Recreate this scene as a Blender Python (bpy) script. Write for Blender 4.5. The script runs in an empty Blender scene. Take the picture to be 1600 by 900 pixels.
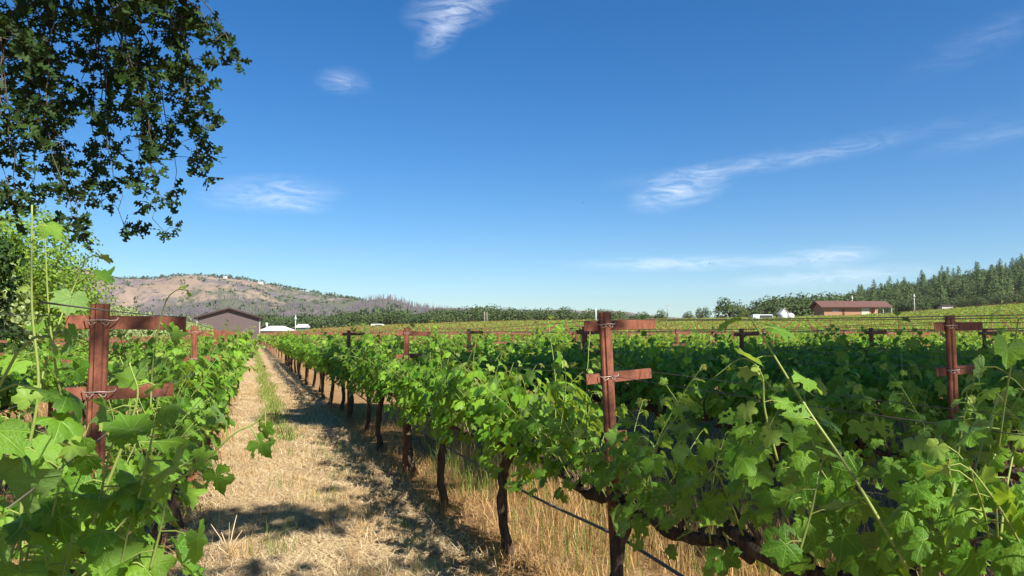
import bpy, math, random
import numpy as np
from mathutils import Vector, Matrix
R = math.radians
rnd = random.Random(7)
C = bpy.context.scene.collection

# ------------------------------------------------------------------ camera, sky, sun, exposure
F_PX, YAW, PITCH, CAM_H = 1150.0, R(19.5), R(3.58), 1.6
cs, sn = math.cos(YAW), math.sin(YAW)
cam_data = bpy.data.cameras.new('camera')
cam = bpy.data.objects.new('camera', cam_data); C.objects.link(cam)
cam.location = (0, 0, CAM_H)
cam.rotation_euler = (R(90) + PITCH, 0, -YAW)
cam_data.sensor_width = 36; cam_data.lens = 36 * F_PX / 1600
cam_data.clip_start = 0.05; cam_data.clip_end = 12000
bpy.context.scene.camera = cam

SUN_V = Vector((0.235, -0.66, 0.70)).normalized()
SUN_EL = math.asin(SUN_V.z); SUN_ROT = math.atan2(SUN_V.x, SUN_V.y)
SKY_STRENGTH, SUN_STRENGTH, EXPOSURE = 0.066, 5.0, 0.98
HAZE_DENSITY = 0.00006
world = bpy.data.worlds.new('World'); bpy.context.scene.world = world
world.use_nodes = True

class NT:
    """tiny node-graph helper"""
    def __init__(s, tree): s.t = tree; s.n = tree.nodes; s.l = tree.links
    def node(s, typ, inputs=None, **props):
        nd = s.n.new(typ)
        for k, v in props.items(): setattr(nd, k, v)
        for k, v in (inputs or {}).items():
            sock = nd.inputs[k]
            if isinstance(v, bpy.types.NodeSocket): s.l.new(v, sock)
            else: sock.default_value = v
        return nd
    def math(s, op, a, b=0.0, clamp=False):
        nd = s.n.new('ShaderNodeMath'); nd.operation = op; nd.use_clamp = clamp
        for i, v in enumerate((a, b)):
            if isinstance(v, bpy.types.NodeSocket): s.l.new(v, nd.inputs[i])
            else: nd.inputs[i].default_value = v
        return nd.outputs[0]
    def mix(s, f, a, b, mode='MIX'):
        nd = s.n.new('ShaderNodeMix'); nd.data_type = 'RGBA'; nd.blend_type = mode
        for k, v in ((0, f), (6, a), (7, b)):
            if isinstance(v, bpy.types.NodeSocket): s.l.new(v, nd.inputs[k])
            elif k == 0: nd.inputs[k].default_value = v
            else: nd.inputs[k].default_value = (*v[:3], 1)
        return nd.outputs[2]
    def ramp(s, f, stops):
        nd = s.n.new('ShaderNodeValToRGB'); s.l.new(f, nd.inputs[0])
        e = nd.color_ramp.elements
        while len(e) > 1: e.remove(e[-1])
        for i, (p, c) in enumerate(stops):
            el = e[0] if i == 0 else e.new(p)
            el.position = p; el.color = (c, c, c, 1) if isinstance(c, (int, float)) else (*c, 1)
        return nd.outputs[0]
    def noise(s, vec, scale, detail=4, rough=0.55, dist=0.0):
        nd = s.node('ShaderNodeTexNoise', {'Scale': scale, 'Detail': detail, 'Roughness': rough, 'Distortion': dist})
        if vec is not None: s.l.new(vec, nd.inputs['Vector'])
        return nd.outputs[0]

w = NT(world.node_tree)
for nd in list(w.n): w.n.remove(nd)
sky = w.node('ShaderNodeTexSky', sky_type='NISHITA', sun_disc=False, sun_elevation=SUN_EL,
             sun_rotation=SUN_ROT, altitude=200, air_density=1.0, dust_density=0.1, ozone_density=2.6)
tc = w.node('ShaderNodeTexCoord').outputs['Generated']
sep = w.node('ShaderNodeSeparateXYZ', {0: tc})
az = w.math('ARCTAN2', sep.outputs[0], sep.outputs[1]); el = w.math('ARCSINE', sep.outputs[2])
ae = w.node('ShaderNodeCombineXYZ', {0: az, 1: el, 2: 0.0}).outputs[0]
def sky_dir(px, py):
    v = cam.rotation_euler.to_matrix() @ Vector(((px - 800) / F_PX, (450 - py) / F_PX, -1)).normalized()
    return math.atan2(v.x, v.y), math.asin(v.z)
# thin cirrus streaks: px, py, half width, half height (in 1/1600 of the width), tilt, strength
CLOUDS = [(715, 8, 100, 40, 14, .40), (690, 50, 60, 28, 40, .34), (537, 127, 50, 24, 0, .26), (425, 303, 120, 34, 4, .42), (466, 321, 55, 13, -4, .42),
          (1062, 297, 92, 34, 12, .55), (1150, 262, 250, 18, 5, .13), (1060, 412, 200, 15, 0, .5), (1285, 402, 100, 20, 3, .5),
          (1290, 433, 180, 17, 3, .45), (1270, 240, 300, 20, 6, .15), (1540, 62, 130, 30, 16, .08), (1560, 210, 120, 20, 8, .12)]
total = None
wisp = w.noise(w.node('ShaderNodeMapping', {'Vector': ae, 'Scale': (16, 70, 1), 'Rotation': (0, 0, R(-9))}).outputs[0], 1.0, 9, 0.68, 1.6)
wisp = w.ramp(wisp, [(0.38, 0.0), (0.80, 1.0)])
for (px, py, hw, hh, tilt, st) in CLOUDS:
    a0, e0 = sky_dir(px, py)
    sub = w.node('ShaderNodeVectorMath', {0: ae, 1: (a0, e0, 0)}, operation='SUBTRACT').outputs[0]
    rot = w.node('ShaderNodeVectorRotate', {'Vector': sub, 'Angle': R(-tilt)}, rotation_type='Z_AXIS').outputs[0]
    sc = w.node('ShaderNodeVectorMath', {0: rot, 1: (F_PX / hw, F_PX / hh, 0)}, operation='MULTIPLY').outputs[0]
    ln = w.node('ShaderNodeVectorMath', {0: sc}, operation='LENGTH').outputs['Value']
    m = w.math('SUBTRACT', 1.0, ln, clamp=True); m = w.math('MULTIPLY', w.math('POWER', m, 1.25), st * 1.25)
    total = m if total is None else w.math('ADD', total, m)
cl = w.math('MULTIPLY', total, w.math('ADD', w.math('MULTIPLY', wisp, 1.15), 0.12), clamp=True)
skycol = w.node('ShaderNodeHueSaturation', {'Color': sky.outputs[0], 'Saturation': 1.40, 'Value': 1.0}).outputs[0]
skycol = w.mix(1.0, skycol, (.80, .94, 1.06), 'MULTIPLY')
col = w.mix(cl, skycol, (10.0, 10.6, 11.4))
bg = w.node('ShaderNodeBackground', {'Color': col, 'Strength': SKY_STRENGTH})
w.l.new(bg.outputs[0], w.node('ShaderNodeOutputWorld').inputs[0])

sd = bpy.data.lights.new('sun', 'SUN'); sd.energy = SUN_STRENGTH; sd.angle = R(0.5); sd.color = (1.0, 0.95, 0.86)
sun = bpy.data.objects.new('sun', sd); C.objects.link(sun); sun.location = SUN_V * 60
sun.rotation_euler = SUN_V.to_track_quat('Z', 'Y').to_euler()
sc_ = bpy.context.scene
sc_.view_settings.view_transform = 'Standard'; sc_.view_settings.look = 'None'
sc_.view_settings.exposure = EXPOSURE; sc_.view_settings.gamma = 1.0

# ------------------------------------------------------------------ projection helpers
CM = cam.rotation_euler.to_matrix()
def at(px, py, depth):
    """world point seen at photo pixel (1600x900) at a distance along the view axis"""
    v = CM @ Vector(((px - 800) / F_PX, (450 - py) / F_PX, -1))
    return Vector((0, 0, CAM_H)) + v * depth
CMI = np.array(CM.transposed())
def project(P):
    P = np.atleast_2d(P) - np.array([0, 0, CAM_H]); q = P @ CMI.T
    d = -q[:, 2]; dd = np.where(np.abs(d) < 1e-4, 1e-4, d)
    return 800 + F_PX * q[:, 0] / dd, 450 - F_PX * q[:, 1] / dd, d

# terrain -----------------------------------------------------------
T_ = [-3, -.8, -.37, -.352, -.30, -.20, -.09, 0, .17, .30, .38, .465, .52, .60, .70, 1.0, 3]
H_ = [0, -.2, -.3, -.2, 1.3, 3.0, 4.0, 4.7, 5.2, 5.7, 6.1, 6.6, 7.4, 9.0, 10.6, 15, 15]
def terr(x, y):
    x = np.asarray(x, float); y = np.asarray(y, float)
    d = y * cs + x * sn; r = x * cs - y * sn
    t = r / np.maximum(d, 1.0)
    k = np.clip((d - 30) / 220, 0, 1) ** 1.6
    h = np.interp(t, T_, H_) * k
    hr = np.interp(t, [.33, .42, .48, .60, .70, .9, 1.3], [0, 12, 25, 35, 43, 62, 75])
    s = np.clip((d - 285) / 320, 0, 1)
    return h + hr * s ** 1.3
def ground_at(px, d):
    r = (px - 800) / F_PX * d
    x = r * cs + d * sn; y = -r * sn + d * cs
    return Vector((x, y, float(terr(x, y))))

# ------------------------------------------------------------------ mesh accumulator
class Acc:
    def __init__(s): s.V = []; s.P = []; s.U = []; s.n = 0
    def add(s, V, F, mi=0, uv=None, smooth=True):
        V = np.asarray(V, float).reshape(-1, 3)
        F = F if isinstance(F, list) and F and isinstance(F[0], np.ndarray) else ([np.asarray(F, int)] if len({len(f) for f in F}) == 1 else
             [np.asarray([f for f in F if len(f) == k], int) for k in sorted({len(f) for f in F})])
        for f in F: s.P.append((f + s.n, mi, smooth))
        s.V.append(V); s.U.append(np.zeros((len(V), 2)) if uv is None else np.asarray(uv, float)); s.n += len(V)
    def inst(s, tpl, P, X, Y, Z, sc, mi=0):
        """copies of a template: tpl=(V,[F...],uv); P origins; X,Y,Z unit axes (n,3); sc scale (n,)"""
        V, Fs, uv = tpl; P = np.asarray(P); n = len(P)
        if n == 0: return
        sc = np.asarray(sc)[:, None, None]
        W = P[:, None, :] + sc * (V[None, :, 0:1] * X[:, None, :] + V[None, :, 1:2] * Y[:, None, :] + V[None, :, 2:3] * Z[:, None, :])
        m = len(V)
        for f in Fs:
            ff = (f[None] + (np.arange(n) * m)[:, None, None]).reshape(-1, f.shape[1])
            s.P.append((ff + s.n, mi, True))
        s.V.append(W.reshape(-1, 3)); s.U.append(np.tile(uv, (n, 1))); s.n += n * m
    def mesh(s, name, mats):
        me = bpy.data.meshes.new(name)
        V = np.concatenate(s.V); me.vertices.add(len(V)); me.vertices.foreach_set('co', V.ravel())
        loops = np.concatenate([f.ravel() for f, _, _ in s.P]); tot = np.concatenate([np.full(len(f), f.shape[1]) for f, _, _ in s.P])
        me.loops.add(len(loops)); me.loops.foreach_set('vertex_index', loops.astype(np.int32))
        me.polygons.add(len(tot)); st = np.concatenate([[0], np.cumsum(tot)[:-1]])
        me.polygons.foreach_set('loop_start', st.astype(np.int32)); me.polygons.foreach_set('loop_total', tot.astype(np.int32))
        me.polygons.foreach_set('material_index', np.concatenate([np.full(len(f), mi) for f, mi, _ in s.P]).astype(np.int32))
        me.polygons.foreach_set('use_smooth', np.concatenate([np.full(len(f), sm) for f, _, sm in s.P]))
        uvl = me.uv_layers.new(name='UVMap'); U = np.concatenate(s.U)
        uvl.data.foreach_set('uv', U[loops].ravel())
        for m in (mats if isinstance(mats, (list, tuple)) else [mats]): me.materials.append(m)
        me.update(calc_edges=True); me.validate()
        return me
def link(name, me, parent=None, loc=None):
    o = bpy.data.objects.new(name, me); C.objects.link(o)
    if parent is not None: o.parent = parent
    if loc is not None: o.location = loc
    return o
def tag(o, label=None, cat=None, group=None, kind=None):
    if label: o['label'] = label
    if cat: o['category'] = cat
    if group: o['group'] = group
    if kind: o['kind'] = kind
    return o
def empty(name, loc=(0, 0, 0), rz=0, label=None, cat=None, group=None):
    o = bpy.data.objects.new(name, None); C.objects.link(o); o.empty_display_size = .2
    o.location = loc; o.rotation_euler = (0, 0, rz)
    return tag(o, label, cat, group)

# shapes ------------------------------------------------------------
def tube(acc, pts, rad, seg=8, mi=0, cap=True, jitter=0.0, rg=None):
    pts = np.asarray(pts, float); n = len(pts)
    rad = np.full(n, rad) if np.isscalar(rad) else np.asarray(rad, float)
    T = np.gradient(pts, axis=0); T /= np.linalg.norm(T, axis=1)[:, None] + 1e-9
    up = np.array([0, 0, 1.0]) if abs(T[0, 2]) < .9 else np.array([1.0, 0, 0])
    X = np.cross(T, up); X /= np.linalg.norm(X, axis=1)[:, None] + 1e-9
    Y = np.cross(T, X)
    a = np.linspace(0, 2 * math.pi, seg, endpoint=False)
    rr = rad[:, None] * np.ones(seg)[None]
    if jitter: rr = rr * (1 + jitter * (rg or np.random.RandomState(1)).uniform(-1, 1, rr.shape))
    V = pts[:, None] + rr[..., None] * (np.cos(a)[None, :, None] * X[:, None] + np.sin(a)[None, :, None] * Y[:, None])
    V = V.reshape(-1, 3)
    i = np.arange(n - 1)[:, None] * seg; j = np.arange(seg)[None]; j2 = (j + 1) % seg
    F = np.stack([i + j, i + j2, i + seg + j2, i + seg + j], -1).reshape(-1, 4)
    uv = np.stack([np.tile(a, n), np.repeat(np.arange(n), seg)], 1)
    Fs = [F]
    if cap and seg >= 3:
        c0 = len(V); V = np.vstack([V, pts[:1], pts[-1:]]); uv = np.vstack([uv, [[0, 0], [0, 0]]])
        k = np.arange(seg); k2 = (k + 1) % seg
        Fs.append(np.vstack([np.stack([np.full(seg, c0), k2, k], 1), np.stack([np.full(seg, c0 + 1), (n - 1) * seg + k, (n - 1) * seg + k2], 1)]))
    acc.add(V, Fs, mi, uv)
def box(acc, x0, x1, y0, y1, z0, z1, mi=0):
    V = [(x, y, z) for z in (z0, z1) for y in (y0, y1) for x in (x0, x1)]
    F = [(0, 2, 3, 1), (4, 5, 7, 6), (0, 1, 5, 4), (2, 6, 7, 3), (0, 4, 6, 2), (1, 3, 7, 5)]
    acc.add(V, F, mi, None, False)
def extrude(acc, poly, axis, a0, a1, mi=0):
    """closed polygon (list of 2-tuples in the plane normal to axis) extruded from a0 to a1"""
    n = len(poly)
    def p3(p, a): return {'x': (a, p[0], p[1]), 'y': (p[0], a, p[1]), 'z': (p[0], p[1], a)}[axis]
    V = [p3(p, a0) for p in poly] + [p3(p, a1) for p in poly]
    F = [(i, (i + 1) % n, n + (i + 1) % n, n + i) for i in range(n)]
    acc.add(V, F, mi, None, False)
    acc.add(V, [tuple(range(n))[::-1], tuple(range(n, 2 * n))], mi, None, False)
def norm(v): return v / (np.linalg.norm(v, axis=-1, keepdims=True) + 1e-9)

# ------------------------------------------------------------------ materials
def mat(name, rough=0.8, spec=0.3):
    m = bpy.data.materials.new(name); m.use_nodes = True
    g = NT(m.node_tree); b = g.n['Principled BSDF']
    b.inputs['Roughness'].default_value = rough; b.inputs['Specular IOR Level'].default_value = spec
    return m, g, b
def simple(name, c, rough=0.7, spec=.3, var=.15, scale=4.0, metal=0):
    m, g, b = mat(name, rough, spec)
    co = g.node('ShaderNodeTexCoord').outputs['Object']
    n = g.noise(co, scale, 5, .6)
    g.l.new(g.mix(n, [max(0, v * (1 - var)) for v in c], [v * (1 + var) for v in c]), b.inputs['Base Color'])
    b.inputs['Metallic'].default_value = metal
    return m
def leaf_mat(name, dark, light, back=None, trans=.35, rough=.5, spec=.25, veins=False, clump=0.0, clump_scale=1.0, tcol=None):
    m, g, b = mat(name, rough, spec)
    isl = g.node('ShaderNodeNewGeometry')
    rp = isl.outputs['Random Per Island']
    col = g.mix(rp, dark, light)
    if clump:
        pos = isl.outputs['Position']
        cn = g.ramp(g.noise(pos, clump_scale, 3, .5), [(.35, 0.0), (.68, 1.0)])
        col = g.mix(g.math('MULTIPLY', cn, clump), col, light)
    if veins:
        uv = g.node('ShaderNodeTexCoord').outputs['UV']; sp = g.node('ShaderNodeSeparateXYZ', {0: uv})
        u, v = sp.outputs[0], sp.outputs[1]; vm = None
        for a in (0, 57, -57, 108, -108):
            sx, cy = math.sin(R(a)), math.cos(R(a))
            dist = g.math('ABSOLUTE', g.math('SUBTRACT', g.math('MULTIPLY', u, cy), g.math('MULTIPLY', v, sx)))
            along = g.math('ADD', g.math('MULTIPLY', u, sx), g.math('MULTIPLY', v, cy))
            wdt = g.math('SUBTRACT', 1.0, g.math('DIVIDE', dist, 0.022), clamp=True)
            k = g.math('MULTIPLY', wdt, g.math('GREATER_THAN', along, 0.0))
            # side veins: stripes meeting the main vein at an angle
            vm = k if vm is None else g.math('MAXIMUM', vm, k)
        wv = g.noise(g.node('ShaderNodeMapping', {'Vector': uv, 'Scale': (1, 1, 1), 'Location': (0, 0, 0)}).outputs[0], 9.0, 3, .5)
        col = g.mix(g.math('MULTIPLY', wv, .35), col, [c * .55 for c in dark])
        col = g.mix(g.math('MULTIPLY', vm, .55), col, [min(1, c * 1.5 + .06) for c in light])
        bp = g.node('ShaderNodeBump', {'Height': g.math('SUBTRACT', wv, g.math('MULTIPLY', vm, .5)), 'Strength': .45, 'Distance': .01})
        g.l.new(bp.outputs[0], b.inputs['Normal'])
        edge = g.ramp(g.noise(g.node('ShaderNodeMapping', {'Vector': uv, 'Scale': (1, 1, 1)}).outputs[0], 3.0, 5, .7), [(.58, 0.0), (.74, 1.0)])
        rr_ = g.node('ShaderNodeVectorMath', {0: uv}, operation='LENGTH').outputs['Value']
        ye = g.math('MULTIPLY', g.math('MULTIPLY', edge, g.math('GREATER_THAN', rp, .55)), g.math('MULTIPLY', rr_, rr_))
        col = g.mix(g.math('MULTIPLY', ye, .8, True), col, (.36, .33, .06))
    if back is not None:
        col = g.mix(isl.outputs['Backfacing'], col, back)
    g.l.new(col, b.inputs['Base Color'])
    tr = g.node('ShaderNodeBsdfTranslucent', {'Color': g.mix(.5, col, tcol or [min(1, light[0] * 2.6 + .03), min(1, light[1] * 1.9), light[2] * .7])})
    mx = g.node('ShaderNodeMixShader', {0: trans, 1: b.outputs[0], 2: tr.outputs[0]})
    g.l.new(mx.outputs[0], g.n['Material Output'].inputs['Surface'])
    return m

M_leaf = leaf_mat('vine_leaf', (.070, .190, .014), (.225, .410, .036), back=(.17, .29, .07), trans=.38, rough=.48, spec=.36, veins=True)
M_young = leaf_mat('vine_leaf_young', (.18, .34, .04), (.30, .40, .08), back=(.24, .32, .10), trans=.42, rough=.5)
M_leaf_mid = leaf_mat('vine_leaf_plain', (.058, .180, .012), (.225, .405, .034), back=(.15, .25, .06), trans=.36, rough=.5)
M_leaf_far = leaf_mat('far_vine_leaf', (.08, .17, .020), (.22, .33, .05), trans=.32, rough=.6, clump=.35, clump_scale=.05)
M_stem = simple('green_shoot', (.24, .30, .07), .5, var=.3)
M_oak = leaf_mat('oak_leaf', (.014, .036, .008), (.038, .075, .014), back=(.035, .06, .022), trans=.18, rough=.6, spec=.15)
M_maple = leaf_mat('bright_tree_leaf', (.10, .21, .025), (.25, .38, .055), trans=.4, rough=.6, clump=.4, clump_scale=.6)
M_olive = leaf_mat('olive_leaf', (.17, .24, .08), (.34, .41, .17), trans=.25, rough=.7, clump=.4, clump_scale=.7)
M_belt = leaf_mat('belt_oak_leaf', (.035, .065, .020), (.085, .125, .038), trans=.15, rough=.8, clump=.6, clump_scale=.10)
M_fir = leaf_mat('fir_needles', (.036, .080, .022), (.105, .165, .046), trans=.12, rough=.8, clump=.6, clump_scale=.07)

def bark(name, a, b_, scale=30):
    m, g, b = mat(name, .95, .1)
    co = g.node('ShaderNodeTexCoord').outputs['Object']
    mp = g.node('ShaderNodeMapping', {'Vector': co, 'Scale': (1, 1, .25)}).outputs[0]
    n = g.noise(mp, scale, 6, .7, .6)
    n2 = g.ramp(n, [(.32, 0.0), (.66, 1.0)])
    g.l.new(g.mix(n2, a, b_), b.inputs['Base Color'])
    g.l.new(g.node('ShaderNodeBump', {'Height': n, 'Strength': 1.0, 'Distance': .03}).outputs[0], b.inputs['Normal'])
    return m
M_bark = bark('vine_bark', (.035, .022, .015), (.17, .12, .085), 38)
M_trunk = bark('tree_bark', (.04, .03, .022), (.16, .13, .10), 9)
M_deadwood = bark('burned_trunk', (.10, .09, .09), (.22, .19, .19), 1)

def rust(name='rusted_steel', dark=(.10, .032, .018), light=(.34, .122, .064)):
    m, g, b = mat(name, .72, .35)
    co = g.node('ShaderNodeTexCoord').outputs['Object']
    n = g.noise(co, 14, 7, .68, .5); st = g.noise(g.node('ShaderNodeMapping', {'Vector': co, 'Scale': (60, 60, 3)}).outputs[0], 1, 4, .6)
    f = g.math('ADD', g.math('MULTIPLY', n, .65), g.math('MULTIPLY', st, .35))
    c = g.mix(g.ramp(f, [(.36, 0.0), (.64, 1.0)]), dark, light)
    sp = g.ramp(g.noise(co, 90, 3, .6), [(.62, 0.0), (.72, 1.0)])
    c = g.mix(g.math('MULTIPLY', sp, .5), c, (.05, .02, .014))
    g.l.new(c, b.inputs['Base Color'])
    g.l.new(g.node('ShaderNodeBump', {'Height': f, 'Strength': .35, 'Distance': .004}).outputs[0], b.inputs['Normal'])
    b.inputs['Metallic'].default_value = .15
    return m
M_rust = rust()
M_wire = simple('galvanised_wire', (.16, .13, .11), .5, .4, .3, 20, .5)
M_clip = simple('pale_wire_clip', (.48, .40, .33), .5, .4, .2, 30, .3)
M_hose = simple('grey_drip_hose', (.10, .10, .11), .55, .4, .15, 12)

# ground
def ground_mat():
    m, g, b = mat('dry_ground', .95, .08)
    co = g.node('ShaderNodeNewGeometry').outputs['Position']
    fine = g.noise(co, 26, 8, .75, .4)
    mid = g.noise(co, 2.3, 5, .6, .2)
    big = g.noise(co, .25, 3, .5)
    c = g.mix(g.ramp(fine, [(.30, 0.0), (.70, 1.0)]), (.12, .062, .027), (.44, .275, .125))
    c = g.mix(g.ramp(mid, [(.42, 0.0), (.66, .55)]), c, (.21, .105, .055))
    c = g.mix(g.ramp(big, [(.45, 0.0), (.7, .35)]), c, (.40, .31, .16))
    g.l.new(c, b.inputs['Base Color'])
    g.l.new(g.node('ShaderNodeBump', {'Height': g.math('ADD', fine, mid), 'Strength': .8, 'Distance': .03}).outputs[0], b.inputs['Normal'])
    return m
def path_mat():
    m, g, b = mat('straw_covered_path', .95, .08)
    co = g.node('ShaderNodeNewGeometry').outputs['Position']
    a = g.noise(g.node('ShaderNodeMapping', {'Vector': co, 'Scale': (1, 3.2, 1), 'Rotation': (0, 0, .5)}).outputs[0], 40, 6, .75, .8)
    c2 = g.noise(g.node('ShaderNodeMapping', {'Vector': co, 'Scale': (3.2, 1, 1), 'Rotation': (0, 0, .9)}).outputs[0], 34, 6, .75, .8)
    f = g.math('MULTIPLY', g.math('ADD', a, c2), .5)
    c = g.mix(g.ramp(f, [(.40, 0.0), (.60, 1.0)]), (.17, .095, .047), (.70, .50, .27))
    pt = g.noise(co, 1.3, 4, .6, .3)
    c = g.mix(g.ramp(pt, [(.46, 0.0), (.72, .75)]), c, (.25, .155, .09))
    g.l.new(c, b.inputs['Base Color'])
    g.l.new(g.node('ShaderNodeBump', {'Height': f, 'Strength': .9, 'Distance': .02}).outputs[0], b.inputs['Normal'])
    return m
M_ground, M_path = ground_mat(), path_mat()
M_straw = leaf_mat('dry_straw', (.42, .30, .16), (.80, .66, .42), trans=.15, rough=.8)
M_drygrass = leaf_mat('standing_dry_grass', (.20, .09, .038), (.66, .45, .20), trans=.3, rough=.8)
M_green = leaf_mat('green_grass', (.10, .20, .03), (.24, .32, .07), trans=.35, rough=.7)

def hill_mat():
    m, g, b = mat('hillside', 1.0, .02)
    co = g.node('ShaderNodeNewGeometry').outputs['Position']
    n1 = g.noise(co, .0042, 8, .62, .4); n2 = g.noise(co, .02, 6, .7); n3 = g.noise(co, .09, 5, .75)
    tan_ = g.mix(n2, (.17, .125, .090), (.34, .245, .175))
    scr = g.mix(n3, (.060, .072, .045), (.150, .150, .095))
    burn = g.mix(n3, (.10, .085, .085), (.20, .165, .155))
    z = g.node('ShaderNodeSeparateXYZ', {0: co}).outputs[2]
    zz = g.math('DIVIDE', z, 210.0)
    f = g.math('ADD', g.math('MULTIPLY', n1, .9), g.math('SUBTRACT', g.math('MULTIPLY', zz, .42), .12))
    px_ = g.node('ShaderNodeSeparateXYZ', {0: co}).outputs[0]
    f = g.math('ADD', f, g.math('MULTIPLY', g.math('SUBTRACT', g.math('DIVIDE', g.math('ADD', px_, 470.0), 260.0, clamp=True), 1.0), .18))
    f2 = g.math('ADD', f, g.math('MULTIPLY', g.math('SUBTRACT', g.math('ADD', n3, n2), 1.0), .62))
    k = g.ramp(f2, [(.50, 0.0), (.63, 1.0)])
    low = g.mix(g.ramp(g.noise(co, .006, 4, .5), [(.45, 0.0), (.58, 1.0)]), scr, burn)
    g.l.new(g.mix(k, low, tan_), b.inputs['Base Color'])
    return m
M_hill = hill_mat()

# ------------------------------------------------------------------ ground, path, hills
def grid_sheet(xs, ys, zf, mat_, name, dz=0.0, bump=None):
    X, Y = np.meshgrid(xs, ys); Z = zf(X, Y) + dz
    if bump is not None: Z = Z + bump(X, Y)
    V = np.stack([X, Y, Z], -1).reshape(-1, 3); nx, ny = len(xs), len(ys)
    i = np.arange(ny - 1)[:, None] * nx; j = np.arange(nx - 1)[None]
    F = np.stack([i + j, i + j + 1, i + nx + j + 1, i + nx + j], -1).reshape(-1, 4)
    a = Acc(); a.add(V, [F], 0, V[:, :2])
    return link(name, a.mesh(name, mat_))
def lumps(X, Y):
    near = np.clip(1 - np.hypot(X, Y) / 60, 0, 1)
    return near * (.012 * np.sin(X * 5.1 + np.sin(Y * 2.3)) * np.sin(Y * 3.7 + 1.3) + .01 * np.sin(X * 11 + Y * 7))
xs = np.concatenate([-np.geomspace(5200, 8, 60), np.arange(-7.8, 14, .2), np.geomspace(14.2, 5200, 110)])
ys = np.concatenate([[-400, -150, -60, -25, -12], np.arange(-6, 24, .25), np.geomspace(24.3, 5200, 150)])
g_o = grid_sheet(xs, ys, terr, M_ground, 'ground', bump=lumps); tag(g_o, kind='structure')
def path_z(X, Y): return terr(X, Y)
p_ys = np.concatenate([np.arange(-3, 24, .15), np.geomspace(24.2, 186, 120)])
p_o = grid_sheet(np.linspace(-.32, 1.42, 22), p_ys, path_z, M_path, 'path',
                 bump=lambda X, Y: lumps(X, Y) + .010 + np.clip(Y / 186, 0, 1) * .09 - .012 * np.clip((np.abs(X - .55) - .72) / .15, 0, 1))
tag(p_o, kind='structure')

# hills: ridge lines given as (photo px, photo py) at a distance
def ridge_sheet(name, pts, d_front, d_ridge, z_front, mat_, seed, px0, px1, rough=.05, shape=1.0, n=260, m=60, back=1.25):
    rg = np.random.RandomState(seed)
    px = np.linspace(px0, px1, n); py = np.interp(px, [p[0] for p in pts], [p[1] for p in pts])
    zr = CAM_H + (522 - py) * d_ridge / F_PX
    ds = np.concatenate([np.linspace(d_front, d_ridge, m), np.linspace(d_ridge, d_ridge * back, 10)[1:]])
    D, PX = np.meshgrid(ds, px, indexing='ij'); ZR = np.broadcast_to(zr, D.shape)
    u = np.clip((D - d_front) / (d_ridge - d_front), 0, 1)
    r = (PX - 800) / F_PX * D; X = r * cs + D * sn; Y = -r * sn + D * cs
    nz = np.zeros_like(D)
    for k in range(7):
        fr = 1.6 ** k / (d_ridge * .22); a, b, c = rg.uniform(0, 6.28, 3)
        th = rg.uniform(0, 3.14)
        nz += np.sin(fr * 6.28 * (X * math.cos(th) + Y * math.sin(th)) + a + 1.3 * np.sin(fr * 3.1 * (Y * math.cos(th) - X * math.sin(th)) + b)) / 1.5 ** k
    Z = z_front + (ZR - z_front) * (u ** shape)
    Z = Z + nz * rough * (ZR - z_front) * np.sin(np.clip(u, 0, 1) * 3.14159) ** .8
    over = D > d_ridge
    Z = np.where(over, ZR - (D - d_ridge) / (d_ridge * (back - 1)) * (ZR + 30), Z)
    V = np.stack([X, Y, Z], -1).reshape(-1, 3); nx = n; ny = len(ds)
    i = np.arange(ny - 1)[:, None] * nx; j = np.arange(nx - 1)[None]
    F = np.stack([i + j, i + j + 1, i + nx + j + 1, i + nx + j], -1).reshape(-1, 4)
    ac = Acc(); ac.add(V, [F]); o = link(name, ac.mesh(name, mat_)); tag(o, kind='structure')
    return V.reshape(ny, nx, 3), o
MOUNT = [(-900, 470), (-300, 440), (0, 418), (100, 424), (140, 424), (185, 436), (235, 438), (270, 434), (330, 433), (380, 438), (430, 447), (480, 456), (550, 468), (600, 480), (680, 487), (800, 489), (900, 492)]
mount_V, _ = ridge_sheet('hills', MOUNT, 700, 2600, 1, M_hill, 3, -900, 900, .10, 1.15)
KNOB = [(470, 504), (520, 493), (550, 479), (575, 469), (600, 466), (625, 471), (650, 480), (690, 486), (740, 490), (800, 494), (870, 502)]
knob_V, _ = ridge_sheet('hills', KNOB, 800, 1300, 2, M_hill, 5, 470, 870, .05, .9, 120, 30)
FAR = [(560, 490), (680, 481), (760, 482), (830, 485), (880, 484), (915, 486), (960, 486), (985, 488), (1010, 493), (1100, 499), (1500, 492), (2400, 480)]
ridge_sheet('hills', FAR, 1500, 3000, 2, M_hill, 9, 560, 2400, .05, .9, 200, 30)

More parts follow.
